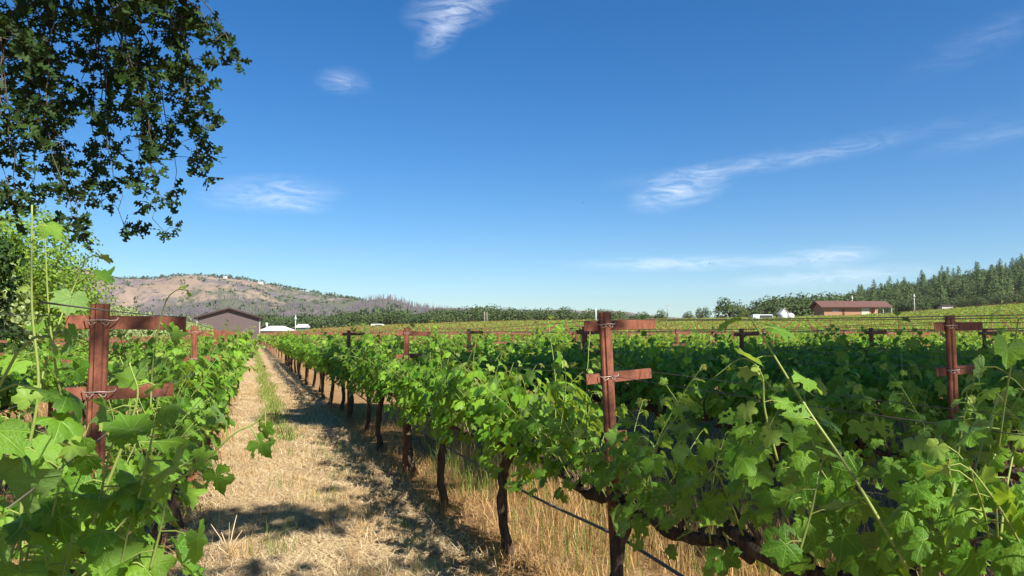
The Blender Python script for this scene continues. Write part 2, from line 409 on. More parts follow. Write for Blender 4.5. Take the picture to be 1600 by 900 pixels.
# ------------------------------------------------------------------ leaf templates
def grape_outline(n, teeth):
    A = [0, 12, 20, 28, 38, 48, 57, 68, 78, 86, 97, 108, 118, 132, 146, 158, 170]
    Rr = [1.0, .86, .78, .64, .74, .86, .92, .80, .71, .58, .68, .76, .72, .64, .60, .50, .26]
    ang = np.linspace(-170, 170, n); rr = np.interp(np.abs(ang), A, Rr)
    rr = rr * (1 + teeth * np.where(np.arange(n) % 2 == 0, 1, -1))
    return np.radians(ang), rr
def grape_leaf(n, teeth, rings, cup, fold, wave, seed):
    rg = np.random.RandomState(seed)
    ang, rr = grape_outline(n, teeth)
    rr = rr * (1 + rg.uniform(-.05, .05, n))
    fr = [1.0] if rings == 1 else [.38, .72, 1.0]
    V = [(0, 0, 0)]
    ph = rg.uniform(0, 6)
    for f in fr:
        for a, r in zip(ang, rr):
            q = r * f * (1 if rings == 1 else 1) if f == 1 else f * (r * .6 + .4 * .72)
            x, y = q * math.sin(a), q * math.cos(a)
            z = -cup * q * q * .9 + fold * abs(x) * (1 - .3 * q) + wave * q * q * math.sin(3 * a + ph) + wave * .35 * f * f * q * math.sin(9 * a + ph)
            V.append((x, y, z))
    tri = [(0, 1 + i, 2 + i) for i in range(n - 1)]
    F = [np.asarray(tri)[:, ::-1]]
    if len(fr) > 1:
        q = []
        for k in range(len(fr) - 1):
            o0, o1 = 1 + k * n, 1 + (k + 1) * n
            q += [(o0 + i, o0 + i + 1, o1 + i + 1, o1 + i) for i in range(n - 1)]
        F.append(np.asarray(q))
    V = np.asarray(V, float)
    return V, F, V[:, :2].copy()
LEAF_HI = [grape_leaf(45, .045, 3, .35, .16, .10, 1), grape_leaf(45, .05, 3, .05, .35, .13, 2), grape_leaf(45, .045, 3, .6, -.1, .14, 3), grape_leaf(45, .05, 3, .25, .05, .18, 4), grape_leaf(45, .06, 3, .75, .55, .12, 6), grape_leaf(45, .04, 3, -.2, .3, .24, 7)]
def holed(tpl, seed):
    V, F, uv = tpl; r_ = np.random.RandomState(seed); q = F[1]; keep = np.ones(len(q), bool)
    for h in r_.choice(len(q) - 3, 4, False): keep[h:h + 3] = False
    return V, [F[0], q[keep]], uv
LEAF_HOLE = [holed(LEAF_HI[0], 1), holed(LEAF_HI[3], 5), holed(LEAF_HI[1], 9)]
LEAF_HI += [LEAF_HOLE[0], LEAF_HOLE[2]]
LEAF_MID = [grape_leaf(15, .0, 1, .4, .15, .12, 1), grape_leaf(15, .0, 1, .1, .35, .12, 2), grape_leaf(13, .0, 1, .6, -.1, .12, 3)]
LEAF_LO = [grape_leaf(7, 0, 1, .4, .2, .1, 1), grape_leaf(7, 0, 1, .1, .35, .1, 2)]
QUAD = (np.array([[-.5, 0, 0], [0, -.15, .08], [.5, .05, 0], [.1, .55, -.1], [-.35, .45, .05]]), [np.array([[0, 1, 2, 3, 4]])], np.zeros((5, 2)))
def oak_leaf():
    half = [(0.0, .03), (.12, .05), (.24, .22), (.33, .26), (.38, .10), (.47, .10), (.60, .34), (.69, .34), (.70, .13), (.78, .11), (.88, .24), (.95, .18), (1.0, 0)]
    L = [(-w_, t) for t, w_ in half[:-1]]; Rr = [(w_, t) for t, w_ in half[:-1]]
    V = [(x, y, .25 * abs(x) - .15 * y * y) for x, y in L] + [(x, y, .25 * abs(x) - .15 * y * y) for x, y in Rr] + [(0, 1.0, -.15)]
    n = len(L); F4 = [(i, n + i, n + i + 1, i + 1) for i in range(n - 1)]; F3 = [(n - 1, 2 * n - 1, 2 * n)]
    V = np.asarray(V, float); return V, [np.asarray(F4), np.asarray(F3)], V[:, :2].copy()
OAK = oak_leaf()

def frames(Nrm, Ydir):
    """unit axes from a wished normal and tip direction"""
    Z = norm(Nrm); Y = norm(Ydir - (Ydir * Z).sum(-1, keepdims=True) * Z); X = np.cross(Y, Z)
    return X, Y, Z

# ------------------------------------------------------------------ grapevine foliage
def vine_foliage(seed, lod, top=1.38, half=.88, shoots=20, fill=110, spread=.33, leaf=(.052, .082)):
    rg = np.random.RandomState(seed); a = Acc()
    LT = {'hi': LEAF_HI, 'mid': LEAF_MID, 'lo': LEAF_LO}[lod]
    P = []; N = []; Y = []; S = []; K = []
    for i in range(shoots):
        y0 = -half + 2 * half * (i + rg.uniform(0, 1)) / shoots
        side = 1 if i % 2 else -1
        lean = side * rg.uniform(.05, .75)
        p = np.array([side * .02, y0, .80]); d = norm(np.array([lean, rg.uniform(-.35, .35), 1.0]))
        L = rg.uniform(.40, .78) * (top - .78) / .60 * 1.15; step = .065; pts = [p.copy()]
        if rg.rand() < .16: L *= 1.4
        droop = rg.uniform(.03, .11)
        n = int(L / step)
        for k in range(n):
            d = norm(d + np.array([side * .012, rg.uniform(-.06, .06), -droop * (k / n) * (1.7 if abs(p[0]) > .22 else .6)]) + rg.uniform(-.06, .06, 3))
            p = p + d * step; pts.append(p.copy())
            if k < 1: continue
            fr = k / n
            ls = rg.uniform(*leaf) * (1 - .55 * max(0, fr - .6) / .4)
            out = np.array([side * rg.uniform(.3, 1), rg.uniform(-1, 1), rg.uniform(-.1, .4)])
            if k % 2: out[1] *= -1
            out = norm(out); pet = .75 * ls + .02
            q = p + out * pet
            if lod == 'hi': tube(a, [p, p + out * pet * .5 + [0, 0, .008], q], .0016, 4, 1, False)
            P.append(q); S.append(ls); K.append(2 if fr > .86 else 0)
            N.append(norm(np.array([out[0] * .8, out[1] * .45, .75]) + rg.normal(0, .33, 3)))
            Y.append(out * .7 + np.array([0, 0, -.75]) + rg.normal(0, .25, 3))
        if lod != 'lo':
            tube(a, pts, np.linspace(.0042, .0018, len(pts)), 5 if lod == 'hi' else 4, 1, False)
    for i in range(fill):
        ph = rg.uniform(0, 1); side = rg.choice([-1, 1]); z = rg.uniform(.75 if lod == 'hi' else .72, top - .02)
        wd = spread * (.75 + .35 * math.sin(seed + ph * 9)) * (1 - .35 * max(0, (z - 1.1) / .3)) * rg.uniform(.35, 1.05)
        P.append(np.array([side * wd, -half * 1.05 + 2.1 * half * ph, z]) + rg.normal(0, .02, 3))
        S.append(rg.uniform(*leaf)); K.append(0)
        N.append(norm(np.array([side * .8, 0, .65]) + rg.normal(0, .4, 3))); Y.append(np.array([side * .4, rg.uniform(-.5, .5), -.9]))
    P, N, Y, S, K = map(np.asarray, (P, N, Y, S, K))
    X_, Y_, Z_ = frames(N, Y); ti = rg.randint(0, len(LT), len(P))
    for t in range(len(LT)):
        for mi in (0, 2):
            s_ = (ti == t) & (K == mi); a.inst(LT[t], P[s_], X_[s_], Y_[s_], Z_[s_], S[s_], mi)
    lm = M_leaf if lod == 'hi' else M_leaf_mid
    return a.mesh('vine_foliage', [lm, M_stem, M_young])

def vine_trunk(seed, seg):
    rg = np.random.RandomState(seed); a = Acc(); n = 14
    z = np.linspace(-.03, .80, n); ph = rg.uniform(0, 6, 2)
    x = .035 * np.sin(z * 5 + ph[0]) + rg.uniform(-.008, .008, n); y = .04 * np.sin(z * 4 + ph[1]) + rg.uniform(-.008, .008, n)
    x -= x[-1]; y -= y[-1]
    r = np.interp(z, [-.03, .03, .15, .6, .8], [.058, .046, .036, .034, .046]) * (1 + rg.uniform(-.12, .15, n))
    tube(a, np.stack([x, y, z], 1), r, seg, 0, True, .16, rg)
    return a.mesh('vine_trunk', M_bark)
def vine_cordon(seed, seg):
    rg = np.random.RandomState(seed + 50); a = Acc()
    for s in (-1, 1):
        n = 16; y = s * np.linspace(0, .9, n)
        z = .79 + .02 * np.sin(np.abs(y) * 9 + seed) + rg.uniform(-.008, .008, n); z[0] = .76
        x = .02 * np.sin(y * 7 + seed) + rg.uniform(-.006, .006, n)
        tube(a, np.stack([x, y, z], 1), np.linspace(.036, .021, n) * (1 + rg.uniform(-.15, .2, n)), seg, 0, True, .18, rg)
        for k in range(2, n, 2):    # spurs
            q = np.array([x[k], y[k], z[k]])
            tube(a, [q, q + [rg.uniform(-.02, .02), .01, .04], q + [rg.uniform(-.04, .04), .015 * s, .085]], [.017, .014, .009], 6, 0, True)
    return a.mesh('vine_cordon', M_bark)
FOL = {'hi': [vine_foliage(11 + i, 'hi', 1.17 + .03 * i, shoots=24, fill=170, leaf=(.036, .078)) for i in range(4)],
       'mid': [vine_foliage(31 + i, 'mid', 1.25 + .025 * i, shoots=26, fill=320, leaf=(.055, .085)) for i in range(5)],
       'lo': [vine_foliage(51 + i, 'lo', 1.30 + .025 * i, shoots=20, fill=230, leaf=(.065, .10)) for i in range(4)]}
TRK = [vine_trunk(i, 10) for i in range(4)]; COR = [vine_cordon(i, 9) for i in range(4)]

ROW0, PITCH_R = 1.75, 2.3
ORD = ['first', 'second', 'third', 'fourth', 'fifth', 'sixth', 'seventh', 'eighth', 'ninth', 'tenth', 'eleventh', 'twelfth']
def row_x(k): return ROW0 + PITCH_R * k
def row_name(k):
    if k < 0: return 'the %s row left of the straw path' % ORD[-k - 1]
    return 'the %s row right of the straw path' % ORD[k]
RG = np.random.RandomState(5)
cand = []
for k in range(-3, 114):
    x = row_x(k)
    ysr = np.arange(-.28 if k in (0, -1) else -.3, 290, 1.757)
    for i, y in enumerate(ysr):
        d = y * cs + x * sn; r = x * cs - y * sn
        if d < .5 or d > 262: continue
        if k < 0 and y > 178: continue
        if k == 0 and y > 178: continue
        px = 800 + F_PX * r / d
        if px < -160 - 600 / d or px > 1760 + 900 / d: continue
        if k > 0 and px < 415 and d > 120: continue
        cand.append((d, k, i, x, y))
cand.sort()
near_v, far_v = cand[:298], cand[298:]; CNT = {}
for d, k, i, x, y in near_v:
    lod = 'hi' if d < 5.2 else ('mid' if d < 17 else 'lo')
    yy = y + RG.uniform(-.06, .06)
    g_ = 'grapevines growing in the trellised rows'
    CNT[k] = CNT.get(k, 0) + 1
    if k < 4 and CNT[k] <= 12:
        lab = 'leafy grapevine, %s from the camera in %s' % (ORD[CNT[k] - 1], row_name(k))
    elif k < 12:
        lab = 'leafy grapevine farther along %s' % row_name(k)
    else: lab = 'small grapevine in the far rows toward the field edge'
    e = empty('grapevine', (x + RG.uniform(-.03, .03), yy, float(terr(x, yy))), RG.choice([0, math.pi]) + RG.uniform(-.03, .03), lab, 'grapevine', g_)
    s = RG.uniform(.94, 1.06); e.scale = (s, 1, s * (1.0 if k == -1 and d < 5 else 1.02))
    if k < -1: e.scale.z = .90
    link('trunk', TRK[RG.randint(4)], e); link('cordon', COR[RG.randint(4)], e)
    link('foliage', FOL[lod][RG.randint(len(FOL[lod]))], e)

# the far vines of the same field: beyond the individually built ones
a = Acc()
fv = np.array([(d, x, y) for d, k, i, x, y in far_v])
rg = np.random.RandomState(77)
for lo, hi, n, sz in ((0, 70, 80, .19), (70, 110, 50, .26), (110, 170, 26, .40), (170, 400, 16, .58)):
    s = fv[(fv[:, 0] >= lo) & (fv[:, 0] < hi)]
    if not len(s): continue
    m = len(s) * n
    bx = np.repeat(s[:, 1], n); by = np.repeat(s[:, 2], n)
    X = bx + rg.normal(0, .17, m).clip(-.38, .38); Y = by + rg.uniform(-.9, .9, m)
    Z = terr(bx, Y) + rg.uniform(.70, 1.42, m) ** 1.0 + rg.normal(0, .03, m)
    N = norm(np.stack([rg.normal(0, .6, m), rg.normal(-.2, .5, m), np.full(m, .8)], 1)); Yd = rg.normal(0, 1, (m, 3))
    a.inst(QUAD, np.stack([X, Y, Z], 1), *frames(N, Yd), rg.uniform(.75, 1.25, m) * sz)
o = link('distant_vines', a.mesh('distant_vines', M_leaf_far))
tag(o, 'sunlit yellow-green vine rows filling the far part of the field', 'vines', kind='stuff')

# ------------------------------------------------------------------ trellis posts
def thin(poly, t):
    """thin wall polygon from an open polyline"""
    p = np.asarray(poly, float); tg = np.gradient(p, axis=0); tg = norm(tg); nn = np.stack([-tg[:, 1], tg[:, 0]], 1)
    return [tuple(q) for q in np.vstack([p + nn * t / 2, (p - nn * t / 2)[::-1]])]
def channel(acc, poly, t, axis, a0, a1, mi=0):
    p = np.asarray(poly, float); tg = norm(np.gradient(p, axis=0)); nn = np.stack([-tg[:, 1], tg[:, 0]], 1) * t / 2
    A, B = p + nn, p - nn; n = len(p)
    def p3(q, a): return {'x': (a, q[0], q[1]), 'y': (q[0], a, q[1]), 'z': (q[0], q[1], a)}[axis]
    V = [p3(q, a) for a in (a0, a1) for q in list(A) + list(B)]
    F = []
    for i in range(n - 1):
        F += [(i, i + 1, 2 * n + i + 1, 2 * n + i), (n + i, 3 * n + i, 3 * n + i + 1, n + i + 1), (i, n + i, n + i + 1, i + 1), (2 * n + i, 2 * n + i + 1, 3 * n + i + 1, 3 * n + i)]
    F += [(0, 2 * n, 3 * n, n), (n - 1, 2 * n - 1, 4 * n - 1, 3 * n - 1)]
    acc.add(V, F, mi, None, False)
PROFILE = [(-.031, .018), (-.031, .003), (-.026, -.003), (-.015, -.003), (-.010, -.013), (.012, -.013), (.017, -.003), (.027, -.003), (.031, .003), (.031, .018)]
a = Acc(); channel(a, PROFILE, .003, 'z', -.12, 1.715); ME_STAKE = a.mesh('post_stake', M_rust)
def arm_mesh(x0, x1):
    a = Acc(); channel(a, [(.034, .025), (.0215, .025), (.0215, -.025), (.034, -.025)], .003, 'x', x0, x1); return a.mesh('post_cross_arm', M_rust)
ME_ARM_T, ME_ARM_M, ME_ARM_L = arm_mesh(-.115, .30), arm_mesh(-.115, .262), arm_mesh(-.02, .10)
a = Acc(); tube(a, [(-.052, .012, .006), (-.040, -.008, 0), (-.020, -.018, .001), (0, -.020, .002), (.022, -.019, .002), (.040, -.010, 0), (.058, .006, .002), (.062, .012, .012)], .0022, 6)
tube(a, [(-.036, -.006, -.002), (-.030, -.016, -.016), (-.018, -.018, -.014), (-.008, -.019, -.004)], .0018, 5)
tube(a, [(.034, -.006, -.002), (.029, -.016, -.016), (.018, -.018, -.014), (.008, -.019, -.004)], .0018, 5)
ME_CLIP = a.mesh('post_clip', M_clip)
def post_ys(k):
    if k == -1: return 3.15 + 5.1 * np.arange(0, 40)
    if k < -1: return 13.0 + 5.1 * np.arange(0, 40) if k == -2 else 18.2 + 5.1 * np.arange(0, 40)
    return {0: 3.43, 1: 3.34, 2: 3.19, 3: 3.18}.get(k, 3.25) + 5.27 * np.arange(0, 54)
pc = []
for k in range(-3, 114):
    x = row_x(k)
    for i, y in enumerate(post_ys(k)):
        d = y * cs + x * sn; px = 800 + F_PX * (x * cs - y * sn) / d
        if d > 262 or (k <= 0 and y > 178) or px < -60 or px > 1660: continue
        if k > 0 and px < 415 and d > 120: continue
        pc.append((d, k, i, x, y))
pc.sort()
for d, k, i, x, y in pc[:290]:
    if k in (0, -1, 1, 2, 3) and i < 5:
        lab = 'rusty trellis post, %s from the camera in %s' % (ORD[i], row_name(k))
    elif k < 12: lab = 'rusty trellis post farther along %s' % row_name(k)
    else: lab = 'small rusty trellis post in the far rows of the field'
    lean = -.042 if (k, i) == (0, 0) else (-.02 if (k, i) == (1, 0) else RG.uniform(-.02, .02))
    if k == -1: lean = 0
    xx = x + (.055 if (k, i) == (0, 0) else RG.uniform(-.015, .015))
    e = empty('trellis_post', (xx, y, float(terr(x, y)) - (.2 if k < -1 else 0 if i < 1 else RG.uniform(0, .05))), 0, lab, 'post', 'rusty steel trellis posts in the vine rows')
    e.rotation_euler = (RG.uniform(-.01, .01), lean, RG.uniform(-.04, .04))
    link('stake', ME_STAKE, e)
    for j, (me, z) in enumerate(((ME_ARM_T, 1.645), (ME_ARM_M, 1.375), (ME_ARM_L, 1.07))):
        if d > 60 and j == 2: continue
        c = link('cross_arm', me, e, (0, 0, z)); c.rotation_euler = (0, [.006, -.03, 0][j] + (RG.uniform(-.02, .02) if i else 0), 0)
        if j < 2 and d < 30: link('wire_clip', ME_CLIP, e, (0, 0, z + .006))
if len(pc) > 290:
    a = Acc()
    for d, k, i, x, y in pc[290:]:
        z = float(terr(x, y)); box(a, x - .035, x + .035, y - .02, y + .02, z - .1, z + 1.74)
        box(a, x - .12, x + .30, y + .021, y + .04, z + 1.64, z + 1.70)
    tag(link('distant_posts', a.mesh('distant_posts', M_rust)), 'tiny reddish posts dotting the far vine rows', 'posts', kind='stuff')

# wires and drip hoses, row by row
def strand(name, x, z, r, y0, y1, mat_, sag, lab, cat, grp, seg=5):
    py = [y for y in post_ys(int(round((x - ROW0) / PITCH_R)))]
    ph = x * 3.1 + z * 7
    ysw = np.concatenate([np.arange(y0, min(y1, 30), .33), np.arange(30, y1, 2.6)])
    base = terr(np.full_like(ysw, x), ysw)
    per = 5.27; u = ((ysw - py[0]) % per) / per
    zz = base + z - sag * 4 * u * (1 - u) + .004 * np.sin(ysw * 3 + ph)
    xx = x + .006 * np.sin(ysw * 1.7 + ph)
    a = Acc(); tube(a, np.stack([xx, ysw, zz], 1), r, seg)
    tag(link(name, a.mesh(name, mat_)), lab, cat, grp)
for k in range(-2, 7):
    x = row_x(k); y1 = 176 if k <= 0 else (110 if k < 4 else 70)
    spots = [(x - .10, 1.672, 'upper left'), (x + .285, 1.672, 'upper right'), (x - .10, 1.40, 'middle left'), (x + .25, 1.40, 'middle right'), (x + .004, .805, 'lowest')]
    if k > 3: spots = spots[:2]
    for wx, wz, nm in spots:
        a = Acc(); y0 = -1.6 if k >= 0 else 1.15
        ysw = np.concatenate([np.arange(y0, 30, .33), np.arange(30, y1, 2.6)])
        base = terr(np.full_like(ysw, x), ysw); u = ((ysw - 3.3) % 5.27) / 5.27
        zz = base + wz - .03 * 4 * u * (1 - u); xx = wx + .004 * np.sin(ysw * 2 + wz * 9)
        tube(a, np.stack([xx, ysw, zz], 1), .0014 if k < 2 else .0024, 4)
        tag(link('trellis_wire', a.mesh('trellis_wire', M_wire)), '%s steel wire strung through %s' % (nm, row_name(k)), 'wire', 'steel wires strung along the vine rows')
    if k in (-1, 0, 1, 2):
        strand('drip_hose', x + .05, .56, .0085, -1.5 if k >= 0 else 1.2, y1 * .6, M_hose, .05, 'grey drip irrigation hose hanging under %s' % row_name(k), 'hose', 'drip hoses under the vine rows', 7)

# ------------------------------------------------------------------ single shoots seen close to the camera
def shoot(name, pts, leaves, r0, r1, parent, hi=True, seed=0, holes=False):
    """pts: (px, py, depth) control points; leaves: (t along, px offset dir angle, size, facing)"""
    rg = np.random.RandomState(seed); a = Acc()
    W = np.array([at(*p) for p in pts]); n = len(W) * 7
    t = np.linspace(0, len(W) - 1, n)
    # Catmull-Rom through the points
    Pp = np.vstack([2 * W[0] - W[1], W, 2 * W[-1] - W[-2]]); out = []
    for tt in t:
        i = min(int(tt), len(W) - 2); u = tt - i; p0, p1, p2, p3 = Pp[i:i + 4]
        out.append(.5 * ((2 * p1) + (-p0 + p2) * u + (2 * p0 - 5 * p1 + 4 * p2 - p3) * u * u + (-p0 + 3 * p1 - 3 * p2 + p3) * u ** 3))
    out = np.array(out); tube(a, out, np.linspace(r0, r1, n), 7, 1)
    right = np.array([cs, -sn, 0]); upv = np.array([0, 0, 1.0]); tocam = -np.array([sn, cs, 0])
    for (tl, ang, size, face, young) in leaves:
        p = out[int(tl * (n - 1))]; dr = right * math.cos(R(ang)) + upv * math.sin(R(ang)); pet = size * .8
        q = p + dr * pet * rg.uniform(.7, 1.25); size = size * rg.uniform(.85, 1.12) * (.80 if pts[0][0] < 400 else .92)
        tube(a, [p, p + dr * pet * .5 + upv * .006, q], .0016, 5, 1, False)
        N = norm(tocam * face * .55 + upv * (1.1 - abs(face)) + rg.normal(0, .36, 3))[None]
        Yd = (dr * .9 - upv * .5 + rg.normal(0, .35, 3))[None]
        a.inst((LEAF_HOLE if holes else LEAF_HI)[rg.randint(3 if holes else 8)], q[None], *frames(N, Yd), np.array([size]), 2 if young else 0)
    o = link(name, a.mesh(name, [M_leaf, M_stem, M_young]), parent)
    if parent is not None: o.matrix_parent_inverse = parent_inv(parent)
    return o
def parent_inv(p):
    m = Matrix.Translation(p.location) @ p.rotation_euler.to_matrix().to_4x4() @ Matrix.Diagonal((*p.scale, 1))
    return m.inverted()
def nearest_vine(k, y):
    best = None
    for o in C.objects:
        if o.name.startswith('grapevine') and o.type == 'EMPTY' and abs(o.location.x - row_x(k)) < .3:
            if best is None or abs(o.location.y - y) < abs(best.location.y - y): best = o
    return best
vl = nearest_vine(-1, 1.5); vl2 = nearest_vine(-1, 3.2); vr = nearest_vine(0, 1.3); vr1 = nearest_vine(0, 3.2); vr2 = nearest_vine(0, 5)
# tall upright shoot on the left
shoot('shoot', [(30, 860, 1.5), (38, 740, 1.5), (60, 610, 1.5), (50, 480, 1.5), (50, 320, 1.5)],
      [(.97, 10, .042, -.1, 0), (.80, 150, .030, .3, 1), (.62, 205, .05, .2, 0), (.36, 195, .045, .4, 0), (.30, -20, .062, .5, 0), (.14, 170, .066, .6, 0), (.18, 10, .06, .6, 0), (.02, 20, .07, .6, 0)], .0042, .0018, vl, seed=3)
shoot('shoot', [(100, 640, 1.7), (85, 560, 1.7), (75, 470, 1.7), (70, 350, 1.7)],
      [(.72, -10, .060, .5, 0), (.55, 200, .05, .4, 0), (.28, 0, .062, .6, 0), (.1, 190, .06, .6, 0)], .0034, .0014, vl, seed=8)
# arching shoot over the left post arm
shoot('shoot', [(235, 640, 2.2), (240, 560, 2.2), (256, 480, 2.15), (275, 454, 2.1), (300, 455, 2.05)],
      [(.42, -40, .058, .7, 0), (.20, 200, .07, .5, 0), (.80, 30, .018, .5, 1), (.92, -60, .014, .4, 1), (.02, 0, .07, .6, 0)], .003, .0009, vl2, seed=5)
# dark holed leaves leaning out over the path
shoot('shoot', [(250, 770, 1.6), (320, 720, 1.6), (365, 678, 1.6), (405, 655, 1.6), (436, 600, 1.6)],
      [(.10, 200, .066, .6, 0), (.28, -60, .058, .8, 0), (.46, 100, .060, .85, 0), (.66, -60, .046, .85, 0), (.84, -90, .034, .85, 0), (.2, 60, .05, .7, 0)], .003, .0011, vl, seed=9, holes=True)
shoot('shoot', [(150, 800, 1.5), (190, 700, 1.5), (215, 620, 1.5), (205, 575, 1.5)],
      [(.15, 180, .075, .7, 0), (.35, 10, .075, .6, 0), (.6, 190, .065, .6, 0), (.8, 0, .06, .5, 0), (.97, 120, .03, .5, 1)], .0036, .0014, vl, seed=12)
for j, (px, py) in enumerate([(40, 880), (110, 850), (190, 880), (90, 770), (250, 830), (160, 760), (20, 700), (230, 720)]):
    shoot('shoot', [(px - 15, py + 60, 1.35), (px, py, 1.35), (px + 12, py - 60, 1.35)],
          [(.25, 200, .07, .7, 0), (.5, -10, .074, .65, 0), (.8, 160, .06, .6, 0), (.98, 60, .04, .6, j % 3 == 0)], .003, .0014, vl, seed=40 + j)
# long yellow-green shoots in the right foreground
shoot('shoot', [(1420, 890, 1.75), (1330, 740, 1.85), (1262, 640, 1.95), (1212, 560, 2.0), (1180, 508, 2.0), (1160, 482, 2.0), (1138, 478, 2.0), (1112, 488, 2.0)],
      [(.14, 20, .07, .7, 0), (.26, 165, .06, .6, 0), (.36, 25, .075, .6, 0), (.45, 190, .07, .6, 0), (.55, 5, .065, .35, 0), (.66, 200, .06, .5, 0), (.86, -80, .012, .5, 1), (.97, 60, .012, .5, 1)], .0045, .001, vr, seed=15)
shoot('shoot', [(1215, 720, 2.1), (1195, 640, 2.1), (1190, 585, 2.1), (1160, 560, 2.1), (1115, 590, 2.1)],
      [(.1, 190, .06, .6, 0), (.3, 0, .055, .6, 0), (.5, 160, .05, .5, 1), (.9, -60, .02, .5, 1)], .0036, .0012, vr, seed=16)
shoot('shoot', [(1480, 860, 1.7), (1490, 760, 1.75), (1500, 690, 1.75), (1512, 620, 1.75)],
      [(.1, 190, .07, .7, 0), (.3, 10, .075, .7, 0), (.5, 170, .07, .65, 0), (.72, 10, .062, .6, 0), (.88, 200, .05, .5, 0), (.99, 90, .04, .3, 1)], .0042, .0016, vr, seed=18)
shoot('shoot', [(1250, 860, 1.9), (1270, 790, 1.9), (1280, 730, 1.95)],
      [(.1, 190, .07, .7, 0), (.4, 10, .075, .7, 0), (.7, 190, .07, .7, 0), (.95, 60, .06, .6, 0)], .0036, .0018, vr, seed=19)
shoot('shoot', [(1560, 880, 1.6), (1570, 780, 1.65), (1585, 700, 1.7)],
      [(.1, 190, .07, .7, 0), (.4, 10, .075, .7, 0), (.7, 190, .07, .7, 0), (.95, 60, .05, .6, 1)], .0036, .0018, vr, seed=20)
shoot('shoot', [(870, 700, 4.2), (880, 640, 4.2), (884, 590, 4.2), (878, 555, 4.2)],
      [(.2, 190, .08, .6, 0), (.45, 0, .075, .6, 0), (.6, 190, .07, .5, 0), (.85, 10, .05, .4, 1), (.98, 120, .035, .3, 1)], .0042, .0018, vr1, seed=23)
shoot('shoot', [(1010, 760, 3.3), (1030, 690, 3.3), (1060, 640, 3.3), (1040, 600, 3.3)],
      [(.2, 190, .085, .6, 0), (.45, 0, .08, .6, 0), (.7, 30, .075, .5, 0), (.98, 120, .035, .3, 1)], .0042, .0018, vr1, seed=24)
shoot('shoot', [(738, 620, 6.2), (740, 560, 6.2), (745, 525, 6.2)],
      [(.2, 190, .08, .6, 0), (.5, 0, .07, .6, 0), (.9, 120, .04, .3, 1)], .004, .0018, vr2, seed=25)

# ------------------------------------------------------------------ straw, dry grass, weeds
def blades(name, n, xr, yr, hr, wr, lie, mat_, seed, lab, clumps=0, ypow=1.0, curve=.35, mask=None):
    rg = np.random.RandomState(seed)
    X = rg.uniform(*xr, n); u = rg.uniform(0, 1, n) ** ypow; Y = yr[0] + (yr[1] - yr[0]) * u
    if clumps:
        c = rg.randint(0, clumps, n); cx = rg.uniform(*xr, clumps); cy = yr[0] + (yr[1] - yr[0]) * rg.uniform(0, 1, clumps) ** ypow
        X = cx[c] + rg.normal(0, .07, n); Y = cy[c] + rg.normal(0, .07, n)
    if mask is not None:
        k = mask(X, Y, rg); X, Y = X[k], Y[k]; n = len(X)
    th = rg.uniform(0, 2 * math.pi, n); L = rg.uniform(*hr, n); wd = rg.uniform(*wr, n)
    tilt = rg.uniform(*lie, n)     # 0 upright .. 1 flat
    hd = np.stack([np.cos(th), np.sin(th), np.zeros(n)], 1)
    P0 = np.stack([X, Y, terr(X, Y) + lumps(X, Y) + .012], 1)
    ca, sa = np.cos(tilt * 1.5), np.sin(tilt * 1.5)
    P1 = P0 + (hd * sa[:, None] + np.array([0, 0, 1]) * ca[:, None]) * (L * .55)[:, None]
    t2 = np.clip(tilt + curve * rg.uniform(.2, 1, n), 0, 1.04); ca, sa = np.cos(t2 * 1.5), np.sin(t2 * 1.5)
    hd2 = norm(hd + rg.normal(0, .3, (n, 3)) * [1, 1, 0])
    P2 = P1 + (hd2 * sa[:, None] + np.array([0, 0, 1]) * ca[:, None]) * (L * .45)[:, None]
    S = np.stack([-np.sin(th), np.cos(th), np.zeros(n)], 1) * wd[:, None]
    V = np.stack([P0 - S, P0 + S, P1 - S * .8, P1 + S * .8, P2], 1).reshape(-1, 3)
    b = np.arange(n)[:, None] * 5
    a = Acc(); a.add(V, [np.hstack([b, b + 1, b + 3, b + 2]), np.hstack([b + 2, b + 3, b + 4])])
    return tag(link(name, a.mesh(name, mat_)), lab, 'grass', kind='stuff')
blades('straw', 52000, (-.45, 1.6), (2.2, 15), (.06, .22), (.0010, .0030), (.78, 1.0), M_straw, 1, 'cut straw lying on the sunny path', ypow=1.35, curve=.1)
blades('straw', 26000, (-.45, 1.6), (13, 60), (.08, .2), (.003, .006), (.78, 1.0), M_straw, 2, 'cut straw lying far along the path', ypow=1.5, curve=.1)
blades('stubble', 9000, (-.3, 1.5), (2.2, 24), (.05, .16), (.0012, .0026), (.1, .6), M_drygrass, 3, 'short dry stubble standing on the path', clumps=520, ypow=1.3)
blades('dry_grass', 10500, (2.3, 3.9), (2.0, 13), (.14, .50), (.0015, .0035), (.02, .35), M_drygrass, 4, 'tall dry grass between the right vine rows', clumps=380, ypow=1.1)
blades('dry_grass', 9000, (1.5, 2.3), (2.2, 16), (.06, .26), (.0012, .003), (.2, .9), M_drygrass, 5, 'low dry grass under the right vine row', clumps=700, ypow=1.2)
blades('dry_grass', 16000, (4.2, 15), (2.5, 18), (.2, .55), (.003, .006), (.05, .4), M_drygrass, 6, 'dry grass under the farther vine rows', clumps=900)
blades('dry_grass', 9000, (-5.2, -.3), (3, 20), (.1, .4), (.002, .005), (.1, .6), M_drygrass, 7, 'dry grass under the left vine rows', clumps=500)
blades('green_grass', 26000, (.15, .82), (11.5, 150), (.05, .16), (.003, .008), (.1, .6), M_green, 8, 'green grass strip down the middle of the path', ypow=1.9,
       mask=lambda X, Y, rg: rg.rand(len(X)) < np.clip(1.25 - np.abs(X - .46 + .06 * np.sin(Y)) / .24, 0, 1) * np.clip((Y - 10) / 9, .1, 1))
